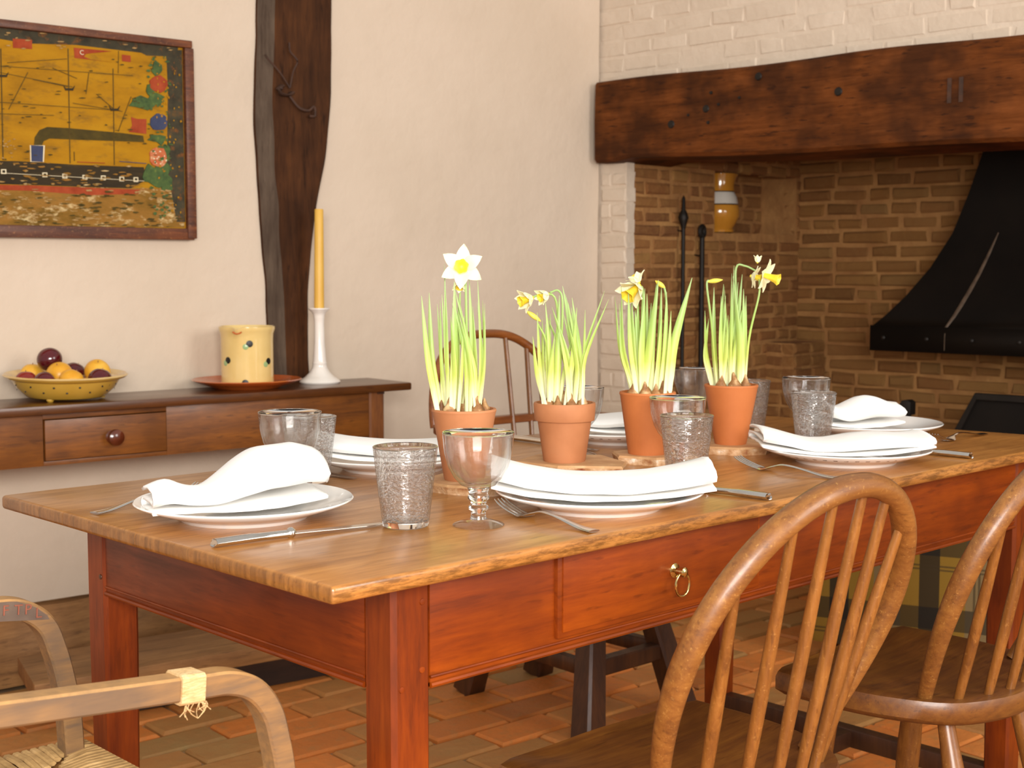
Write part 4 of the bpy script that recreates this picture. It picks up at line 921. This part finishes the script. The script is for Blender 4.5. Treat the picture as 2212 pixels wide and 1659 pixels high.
# fruit bowl
def bowl():
    s0, off = 2.02, .158; t = thing('fruit_bowl', 'ochre glazed bowl with pierced sides full of plums', 'bowl', WL(s0, off, CZ + .0035), LA)
    t.rotation_euler = (radians(2.0), 0, LA)
    bp = [(0, .006), (.095, .006), (.100, .009), (.122, .030), (.134, .050), (.150, .056), (.153, .060), (.150, .063), (.132, .057), (.116, .034), (.096, .016), (0, .014)]
    MB().lathe(bp, 56).build('bowl_body', 'bowlglaze', t)
    MB().lathe([(.1335, .0525), (.150, .0575), (.1545, .061), (.150, .0648), (.134, .0592), (.131, .056)], 56).build('bowl_rim', 'bowlrim', t)
    for k in range(3):
        a = 2 * pi * k / 3 - 2.4; MB().lathe([(0, -.0005), (.007, -.0005), (.010, .004), (.008, .010), (0, .012)], 10, (.088 * cos(a), .088 * sin(a), 0)).build('foot', 'bowlglaze', t)
    for k in range(26):
        a = 2 * pi * k / 26; zz = .040 if k % 2 else .026; r_ = .1285 if k % 2 else .1185
        MB().lathe([(0, 0), (.0030, 0), (.0022, .0012), (0, .0016)], 8).xf(Matrix.Translation((r_ * cos(a), r_ * sin(a), zz)) @ Matrix.Rotation(a, 4, 'Z') @ Matrix.Rotation(radians(68), 4, 'Y')).build('piercing', 'spot', t)
    def fruit(px, dep, z, r_, mat, label):
        c = WL(s0, off, CZ); cr = Vector((.7227, -.6911, 0)); fw = Vector((.6911, .7227, 0)); p = c + cr * px + fw * dep
        pr = [(r_ * sin(pi * k / 14) * (1 - .0 * k), -r_ * .94 * cos(pi * k / 14) - (.12 * r_ if k == 14 else 0) - (.03 * r_ if k == 13 else 0)) for k in range(15)]
        r_ *= 1.; mb = MB().lathe(pr, 24); mb.v = [(x * (1 - .06 * max(0, cos(math.atan2(y_, x))) ** 8), y_, z_) for x, y_, z_ in mb.v]
        o = mb.build('plum', mat, loc=(p.x, p.y, CZ + z), rot=(random.uniform(-.5, .5), random.uniform(-.5, .5), random.random() * 6)); tag(o, label, 'plum', 'plums in the ochre bowl')
        MB().lathe([(.0014, 0), (.0012, .006), (0, .0065)], 6, (0, 0, r_ * .8)).build('stalk', 'bulb', o)
    fruit(-.044, .012, .102, .032, 'plum', 'glossy dark red plum sitting on top of the fruit pile')
    fruit(-.094, .026, .061, .031, 'yplum', 'yellow plum against the bowl rim behind a small red plum')
    fruit(-.086, -.046, .050, .028, 'redplum', 'bright red plum low at the front of the bowl')
    fruit(-.010, -.018, .066, .033, 'yplum', 'large yellow plum in the middle, under the topmost dark plum')
    fruit(-.028, -.076, .050, .028, 'plum', 'dark plum at the front between the red plum and yellow plums')
    fruit(.036, -.066, .053, .031, 'yplum', 'pale yellow plum at the front of the bowl')
    fruit(.073, .030, .070, .033, 'yplum', 'yellow plum near the rim towards the spotted jar')
    fruit(.098, -.032, .054, .030, 'plum', 'dark plum at the rim towards the spotted jar')
    fruit(.004, .056, .062, .031, 'plum', 'dark plum mostly hidden behind the yellow ones')
    fruit(.046, -.012, .040, .023, 'plum', 'dark plum wedged down between two yellow plums')
bowl()
def jar():
    t = thing('saucer', 'shallow orange glazed earthenware dish under the spotted jar', 'dish', WL(1.497, .155, CZ), LA)
    MB().lathe([(0, 0), (.088, 0), (.094, .004), (.125, .014), (.150, .023), (.1535, .0255), (.150, .0275), (.122, .019), (.09, .012), (0, .010)], 56).build('dish_body', 'saucer', t)
    j = thing('spotted_jar', 'straw yellow glazed jar with black and green spots and a pulled lip', 'jar', WL(1.495, .155, CZ + .010), LA)
    r_ = .0745; H = .164
    pr = [(0, 0), (r_ * .97, 0), (r_ * .985, .004), (r_ * .975, .02), (r_ * .975, H - .035), (r_ * .99, H - .02), (r_ * 1.03, H - .012), (r_ * 1.05, H - .006), (r_ * 1.045, H), (r_ * 1.0, H + .001), (r_ * .95, H - .006), (r_ * .92, H - .03), (r_ * .92, .01), (0, .008)]
    mb = MB().lathe(pr, 64); nv = []
    ap = radians(-138) - LA * 0
    for x, y_, z in mb.v:
        a = math.atan2(y_, x); da = (a - ap + pi) % (2 * pi) - pi; k = math.exp(-(da / .14) ** 2) * max(0, (z - H + .03) / .03); rr = sqrt(x * x + y_ * y_)
        f_ = 1 + .15 * k if rr > r_ * .8 else 1; nv.append((x * f_, y_ * f_, z - .006 * k * (rr > r_ * .8)))
    mb.v = nv; mb.build('jar_body', 'glaze', j)
    vd = math.atan2(-.7227, -.6911) - LA               # direction towards the room's middle
    MB().sweep([((r_ * 1.09) * cos(ap + q), (r_ * 1.09) * sin(ap + q), H - .012 - .006 * cos(q * 9)) for q in (-.16, -.08, 0, .08, .16)], .0022, n=6).build('lip_edge', 'saucer', j)
    for q, z, sz in ((.28, .118, .0095), (-.62, .072, .0095), (1.10, .068, .0095), (.10, .010, .0095), (2.3, .1, .0095), (-1.8, .12, .0095), (3.3, .05, .0095)):
        for dq, dz, mt, k in ((0, 0, 'spot', 1.), (-.15, -.008, 'spotgreen', .85)):
            a = vd + q + dq; s_ = MB().lathe([(0, .0012), (sz * k * .6, .0011), (sz * k, .0003), (sz * k, -.002), (0, -.002)], 16)
            s_.xf(Matrix.Translation((r_ * .976 * cos(a), r_ * .976 * sin(a), z + dz)) @ Matrix.Rotation(a, 4, 'Z') @ Matrix.Rotation(radians(90), 4, 'Y')).build('glaze_spot', mt, j)
jar()
def candle():
    c = tag(MB().lathe([(0, 0), (.058, 0), (.0605, .004), (.057, .010), (.044, .018), (.030, .032), (.022, .046), (.0205, .056), (.0215, .058), (.0205, .060), (.0195, .064), (.0155, .12), (.0145, .175), (.0155, .190), (.0165, .193), (.0160, .197), (.0200, .206), (.0315, .217), (.0315, .220), (.029, .2205), (.018, .212), (.0150, .205), (0, .204)], 40).build('candlestick', 'stick', loc=WL(1.243, .13, CZ)), 'white glazed pottery candlestick with a flared foot', 'candlestick')
    k = thing('candle', 'tall unlit beeswax candle in the white candlestick', 'candle', WL(1.243, .13, CZ + .204))
    MB().lathe([(0, 0), (.0145, 0), (.0148, .03), (.0138, .2), (.0128, .302), (.0115, .304), (0, .303)], 24).xf(Matrix.Rotation(radians(.7), 4, 'Y')).build('wax', 'candle', k)
candle()

# ------------------------------------------------------------------ ship painting
def painting():
    S0, S1, Z0, Z1 = 1.585, 2.58, 1.181, 1.722; t = thing('ship_painting', 'old folk painting of a steamship on ochre in a worn wooden frame', 'painting', WL(S0, .004, Z0), LA)
    # local x: negative runs away from the post; y negative towards the room
    w, h = S1 - S0, Z1 - Z0
    MB().box((-w, -.014, .006), (-.004, .0, h - .006)).build('panel', 'p_ochre', t, smooth=False)
    fw = .016
    for nm, a, b in (('frame_rail', (-w - .01, -.032, h - fw), (.0, .0, h + .004)), ('frame_rail', (-w - .01, -.026, -.006), (-.0, .0, fw + .010)), ('frame_stile', (-.022, -.030, -.002), (.005, .0, h - fw)), ('frame_stile', (-w - .012, -.030, -.002), (-w + .014, .0, h - fw))):
        MB().box(a, b).build(nm, 'frame', t, bevel=.003)
    px = 1 / 773.                                     # layout unit of the picture, x from its right edge, z from its foot
    Y = [-.0146]
    def shape(nm, mat, poly):
        Y[0] -= .00006
        MB().prism([(x, z_) for x, z_ in poly], -.0135, Y[0], plane='xz').build(nm, mat, t, smooth=False)
    def P(u, v):                                      # photograph-like coordinates of the picture (405 wide x 420 high) -> metres
        top = 51 + .108 * u; bot = 513 + .004 * u; return ((u - 410) / 405 * .53, (bot - v) / (bot - top) * h)
    R_ = random.Random(4)
    def blob(nm, mat, u, v, ru, rv, n=14, jit=.12):
        shape(nm, mat, [P(u + ru * cos(2 * pi * k / n) * R_.uniform(1 - jit, 1 + jit), v + rv * sin(2 * pi * k / n) * R_.uniform(1 - jit, 1 + jit)) for k in range(n)])
    def line(u0, v0, u1, v1, wd=1.3, mat='p_line'):
        a, b = Vector(P(u0, v0)), Vector(P(u1, v1)); d = (b - a).normalized(); n_ = Vector((-d.y, d.x)) * wd * .00055
        shape('painted_line', mat, [a + n_, a - n_, b - n_, b + n_])
    shape('painted_sea', 'p_sea', [P(-380, 492), P(390, 492), P(388, 408), P(-380, 402)])
    shape('painted_border', 'p_dark', [P(-380, 52), P(0, 88), P(60, 98), P(160, 100), P(300, 116), P(312, 122), P(380, 124), P(385, 95), P(-380, 15)])
    shape('painted_border', 'p_dark', [P(356, 110), P(392, 110), P(392, 480), P(372, 480), P(352, 360), P(358, 200)])
    shape('painted_hull', 'p_black', [P(-360, 350), P(40, 352), P(150, 358), P(300, 362), P(304, 390), P(270, 408), P(0, 402), P(-330, 398)])
    shape('painted_waterline', 'p_red', [P(-330, 402), P(60, 404), P(300, 411), P(285, 420), P(180, 424), P(60, 416), P(-330, 411)])
    shape('painted_smoke', 'p_smoke', [P(68, 318), P(70, 300), P(80, 284), P(96, 277), P(140, 279), P(200, 284), P(250, 288), P(300, 294), P(302, 308), P(240, 306), P(160, 304), P(100, 302), P(88, 308), P(84, 318)])
    shape('painted_funnel', 'p_white', [P(60, 317), P(90, 317), P(87, 353), P(60, 353)])
    shape('painted_funnel', 'p_blue', [P(62, 317), P(87, 318), P(85, 353), P(62, 352)])
    for (a, b, c_, d_) in ((32, 88, 70, 108), (257, 120, 276, 134)): shape('painted_flag', 'p_red', [P(a, b), P(c_, b + 2), P(c_, d_ + 2), P(a, d_)])
    shape('painted_pennant', 'p_red', [P(155, 106), P(235, 113), P(180, 119), P(176, 125), P(190, 131), P(235, 136), P(156, 128)])
    shape('painted_flag', 'p_red', [P(274, 254), P(288, 258), P(308, 258), P(307, 290), P(268, 286), P(276, 272)])
    for u, v0, v1, wd in ((8, 110, 350, 2.6), (143, 108, 355, 2.2), (237, 150, 358, 2.), (250, 112, 160, 1.2)): line(u, v0, u - 2, v1, wd)
    for q in ((0, 147, 280, 165), (0, 160, 150, 190), (60, 160, 20, 240), (0, 225, 250, 240), (0, 250, 110, 252), (20, 140, 140, 130), (185, 160, 178, 205), (275, 210, 245, 285), (150, 225, 255, 242), (110, 150, 160, 172), (200, 205, 240, 240), (70, 175, 140, 190), (150, 330, 150, 350), (-200, 150, 0, 160), (-200, 230, 0, 235)): line(*q)
    for u, v in ((10, 166), (143, 193), (238, 236)): shape('painted_top', 'p_black', [P(u - 12, v - 6), P(u - 8, v + 5), P(u + 8, v + 5), P(u + 12, v - 6), P(u + 7, v), P(u - 7, v)])
    for u, v in ((129, 383), (171, 385), (210, 386), (250, 388), (281, 389), (88, 381), (6, 375)):
        shape('painted_port', 'p_white', [P(u - 5, v - 5), P(u + 5, v - 5), P(u + 5, v + 5), P(u - 5, v + 5)]); shape('painted_port', 'p_black', [P(u - 3, v - 3), P(u + 3, v - 3), P(u + 3, v + 3), P(u - 3, v + 3)])
    line(0, 378, 300, 392, 1., 'p_white'); line(156, 352, 214, 354, 1.6, 'p_red'); line(246, 350, 305, 354, 1.6, 'p_blue')
    for u, v, ru, rv in ((334, 150, 14, 14), (300, 225, 24, 14), (330, 215, 18, 12), (336, 380, 26, 28), (332, 300, 20, 12), (352, 395, 16, 20), (312, 378, 14, 18), (345, 325, 12, 12), (318, 195, 8, 12)): blob('painted_leaf', 'p_green', u, v, ru, rv, 11, .4)
    blob('painted_rose', 'p_red', 336, 183, 20, 18); blob('painted_rose', 'p_blue', 335, 265, 20, 18); blob('painted_rose', 'p_pink', 332, 340, 20, 22)
    def flecks(nm, mat, n_, u0, u1, v0, v1, sz, asp, seed):
        q = random.Random(seed); mb = MB(); Y[0] -= .00006
        for _ in range(n_):
            u, v = q.uniform(u0, u1), q.uniform(v0, v1); a, b = q.uniform(.4, 1) * sz * asp, q.uniform(.4, 1) * sz; k = q.randint(4, 6); r0 = q.random() * 6
            pl = [P(u + a * cos(r0 + 2 * pi * e / k) * q.uniform(.5, 1.2), v + b * sin(r0 + 2 * pi * e / k) * q.uniform(.5, 1.2)) for e in range(k)]
            o_ = len(mb.v); mb.v += [(x, Y[0], z_) for x, z_ in pl]; mb.f.append(tuple(range(o_, o_ + k)))
        tag(mb.build(nm, mat, t, smooth=False), kind='stuff')
    flecks('paint_loss', 'p_tan', 120, -300, 380, 412, 490, 3.2, 3.5, 1); flecks('paint_loss', 'p_smoke', 120, -300, 380, 415, 495, 3.2, 4.5, 2)
    flecks('paint_loss', 'p_smoke', 130, -300, 330, 125, 350, 2.2, 4, 3); flecks('paint_loss', 'p_sea', 120, -300, 310, 355, 405, 3, 4, 4)
    flecks('paint_loss', 'p_tan', 40, -300, 380, 75, 112, 2.4, 4, 5); flecks('paint_loss', 'p_green', 70, 312, 362, 125, 470, 5, 1.2, 6); flecks('paint_loss', 'p_ochre', 60, 330, 385, 125, 480, 4, .8, 7)
    flecks('paint_loss', 'p_white', 14, 320, 350, 325, 355, 2.5, 1.2, 8); flecks('paint_loss', 'p_tan', 50, -40, 30, 290, 360, 2.6, 1.4, 9)
    me = text_mesh('C', .017, .0002, 'p_white'); o = bpy.data.objects.new('painted_letter', me); COL.objects.link(o); o.parent = t; x, z_ = P(170, 117); o.location = (x, Y[0] - .0004, z_); o.rotation_euler = (radians(90), 0, 0)
painting()

# ------------------------------------------------------------------ low bench and rubble plinth along the wall
def lowbench():
    pl = MB(); 
    o = grid_wall('trim_1', lambda u, v: WL(2.9 - 2.6 * u, .012 + .03 * (1 - v), .0 + .205 * v + .008 * sin(u * 31) * v), 60, 6, .016, 'bench', .02, LN, freq=7)
    t = thing('low_bench', 'low plank bench standing along the foot of the plaster wall', 'bench', (.575, 2.097, 0), radians(-8.5))
    L_ = 1.55
    MB().add([(0, .03, .076), (-.035, -.235, .076), (L_, -.235, .076), (L_, .03, .076), (0, .03, .12), (-.035, -.235, .12), (L_, -.235, .12), (L_, .03, .12)],
             [(0, 1, 2, 3), (7, 6, 5, 4), (0, 4, 5, 1), (1, 5, 6, 2), (2, 6, 7, 3), (3, 7, 4, 0)]).build('plank', 'bench', t, bevel=.003)
    MB().box((.17, -.20, .0), (L_ - .05, -.18, .078)).build('front_board', 'darkboard', t)
    for x in (.19, L_ - .12):
        MB().prism([(-.19, 0), (-.02, 0), (.0, .077), (-.20, .077)], x, x + .035, plane='yz').build('leg', 'darkboard', t)
lowbench()

# ------------------------------------------------------------------ things in the fireplace
def hearth():
    # jug in the niche
    p = HW(.655, OPU0 - .055, NZ0)
    j = thing('banded_jug', 'yellow pottery jug with a white band in the fireplace niche', 'jug', p, FA)
    k = .98
    def part(nm, mt, pr): return MB().lathe([(r_ * k, z * k) for r_, z in pr], 36).build(nm, mt, j)
    part('foot_and_belly', 'jugyellow', [(0, .004), (.055, .004), (.056, .012), (.052, .018), (.066, .040), (.077, .066), (.078, .090), (.074, .110), (0, .110)])
    part('base', 'jugband', [(0, 0), (.053, 0), (.054, .004), (0, .0045)])
    part('line', 'jugband', [(0, .109), (.0745, .109), (.0735, .114), (0, .114)])
    part('band', 'jugwhite', [(0, .1135), (.0735, .1135), (.068, .140), (.058, .160), (0, .160)])
    part('line', 'jugband', [(0, .1595), (.0582, .1595), (.056, .1645), (0, .1645)])
    nk = MB().lathe([(.0, .164), (.0565, .164), (.055, .185), (.057, .215), (.060, .232), (.057, .232), (.050, .2), (0, .19)], 36)
    nk.v = [(x * k, y_ * k, z * k) for x, y_, z in nk.v]
    nk.v = [(x + .030 * max(0, (z / k - .19) / .04) * max(0, x / .05) ** 2, y_, z) for x, y_, z in nk.v]; nk.build('neck', 'jugyellow', j)
    MB().sweep(bez([(-.050, 0, .195), (-.085, 0, .20), (-.098, 0, .165), (-.09, 0, .125), (-.068, 0, .105)], 16), .007, .010, n=8, ref=(0, 1, 0)).build('handle', 'jugyellow', j)
    # hanging irons
    for nm, a, z0, z1, r_, lab in (('toasting_iron', .316, .72, 1.352, .007, 'slim dark iron spit with a spear tip, propped by the hearth brickwork'), ('poker', .434, .45, 1.262, .0095, 'black iron poker with a loop top leaning in the hearth')):
        b = HW(a, OPU0 + .022, 0); t = thing(nm, lab, 'fire iron', b, FA)
        MB().sweep([(0, 0, .0 if nm == 'poker' else .0), (0, 0, z1 - .04)], r_, n=10, ref=(1, 0, 0)).build('shaft', 'iron', t)
        if nm == 'poker':
            MB().sweep([(.014 * sin(q), 0, z1 - .028 + .020 * cos(q)) for q in [2 * pi * k_ / 20 for k_ in range(21)]], .0085, n=8, ref=(0, 1, 0)).build('loop', 'iron', t)
        else:
            MB().lathe([(0, -.06), (.008, -.06), (.014, -.035), (.019, -.02), (.014, -.004), (.007, .01), (.006, .05), (0, .062)], 12, (0, 0, z1 - .05)).build('spear_tip', 'iron', t)
        MB().sweep([(0, .0, z1 - .12), (0, .030, z1 - .115), (0, .034, z1 - .115)], .003, n=6).build('wall_nail', 'iron', t)
    # smoke hood: flared sheet metal
    t = thing('smoke_hood', 'black flared metal smoke hood over the hearth', 'smoke hood', HW(DEP - .004, 1.345, 0), FROT)
    lv = [(.80, .625, .50), (.892, .622, .50), (.93, .585, .475), (1.0, .53, .43), (1.1, .47, .37), (1.22, .415, .32), (1.36, .375, .285), (1.5, .335, .27), (1.66, .315, .265), (1.98, .31, .265)]
    vs = []; fs = []
    for z, hw, dp in lv: vs += [(-hw, 0, z), (-hw, -dp, z), (hw, -dp, z), (hw, 0, z)]
    for i in range(1, len(lv) - 1):
        for q in range(3): fs.append((i * 4 + q, i * 4 + q + 1, i * 4 + 5 + q, i * 4 + 4 + q))
    mb = MB().add(vs, fs); o = mb.build('flare', 'hood', t, angle=50); so = o.modifiers.new('t', 'SOLIDIFY'); so.thickness = .004
    bd = MB(); vs = []
    for z in (.805, .895): vs += [(-.628, 0, z), (-.628, -.504, z), (.628, -.504, z), (.628, 0, z)]
    o = bd.add(vs, [(0, 1, 5, 4), (1, 2, 6, 5), (2, 3, 7, 6)]).build('rim_band', 'hood', t); so = o.modifiers.new('t', 'SOLIDIFY'); so.thickness = .006
    for k_ in range(8):
        MB().lathe([(0, .004), (.005, .003), (.008, 0)], 10).xf(Matrix.Translation((-.575 + k_ * .164, -.507, .852)) @ Matrix.Rotation(radians(90), 4, 'X')).build('rivet', 'iron', t)
    # scraped seam following the front flare
    def at(z):
        for (za, ha, da), (zb, hb, db) in zip(lv[1:], lv[2:]):
            if za <= z <= zb: q = (z - za) / (zb - za); return da + (db - da) * q
        return .5
    sp = [(-.345 + .10 * ((z - .89) / .33) ** .8 if z > .89 else -.345, -at(z) - .003, z) for z in [.815, .86, .893, .93, .97, 1.02, 1.08, 1.15, 1.22]]
    MB().sweep(sp, [.002, .002, .004, .006, .007, .007, .006, .005, .002], .0015, n=6, ref=(0, -1, 0)).build('scraped_seam', 'scar', t)
    # cast iron fireback
    t = thing('fireback', 'black cast-iron fireback plate with a raised rim', 'fireback', HW(DEP - .58, 1.585, 0), FROT)
    poly = [(-.56, 0), (-.56, .42), (-.43, .672), (.43, .672), (.56, .42), (.56, 0)]
    MB().prism(poly, .0, .02, plane='xz').build('plate', 'hood', t, smooth=False)
    MB().sweep([(a, -.004, b) for a, b in poly[:]], .012, .010, prof=RECT, ref=(0, 1, 0)).build('rim', 'iron', t)
    MB().box((-.3, .015, 0), (-.25, .16, .03)).build('foot', 'iron', t); MB().box((.25, .015, 0), (.3, .16, .03)).build('foot', 'iron', t)
    # andiron
    t = thing('andiron', 'squat black iron firedog standing on the hearth', 'andiron', HW(DEP - .75, .985, 0), FROT)
    MB().sweep([(0, 0, 0), (0, 0, .61)], .016, prof=RECT, ref=(0, 1, 0)).build('upright', 'iron', t)
    MB().prism([(-.034, .612), (.028, .612), (.028, .655), (.016, .662), (-.004, .660)], -.02, .02, plane='xz').build('head', 'iron', t, bevel=.003)
    MB().sweep([(-.09, 0, 0.012), (-.05, 0, .06), (0, 0, .08), (.05, 0, .06), (.09, 0, .012)], .012, prof=RECT, ref=(0, 1, 0)).build('feet', 'iron', t)
    MB().box((-.012, .0, .07), (.012, .40, .095)).build('billet_bar', 'iron', t)
hearth()

# tartan-covered stool by the hearth
def stool():
    c = Vector((2.66, .72, 0)); t = thing('tartan_ottoman', 'yellow and black tartan covered box stool near the hearth', 'ottoman', c, radians(-70))
    MB().box((-.34, -.22, .055), (.34, .22, .48)).build('cover', 'plaid', t, bevel=.02)
    MB().box((-.345, -.225, .46), (.345, .225, .53)).build('cushion', 'plaid', t, bevel=.025)
    for x in (-.29, .29):
        for yy in (-.17, .17): MB().lathe([(0, 0), (.016, 0), (.024, .02), (.02, .05), (.02, .06), (0, .06)], 12, (x, yy, 0)).build('foot', 'darkwood', t)
stool()
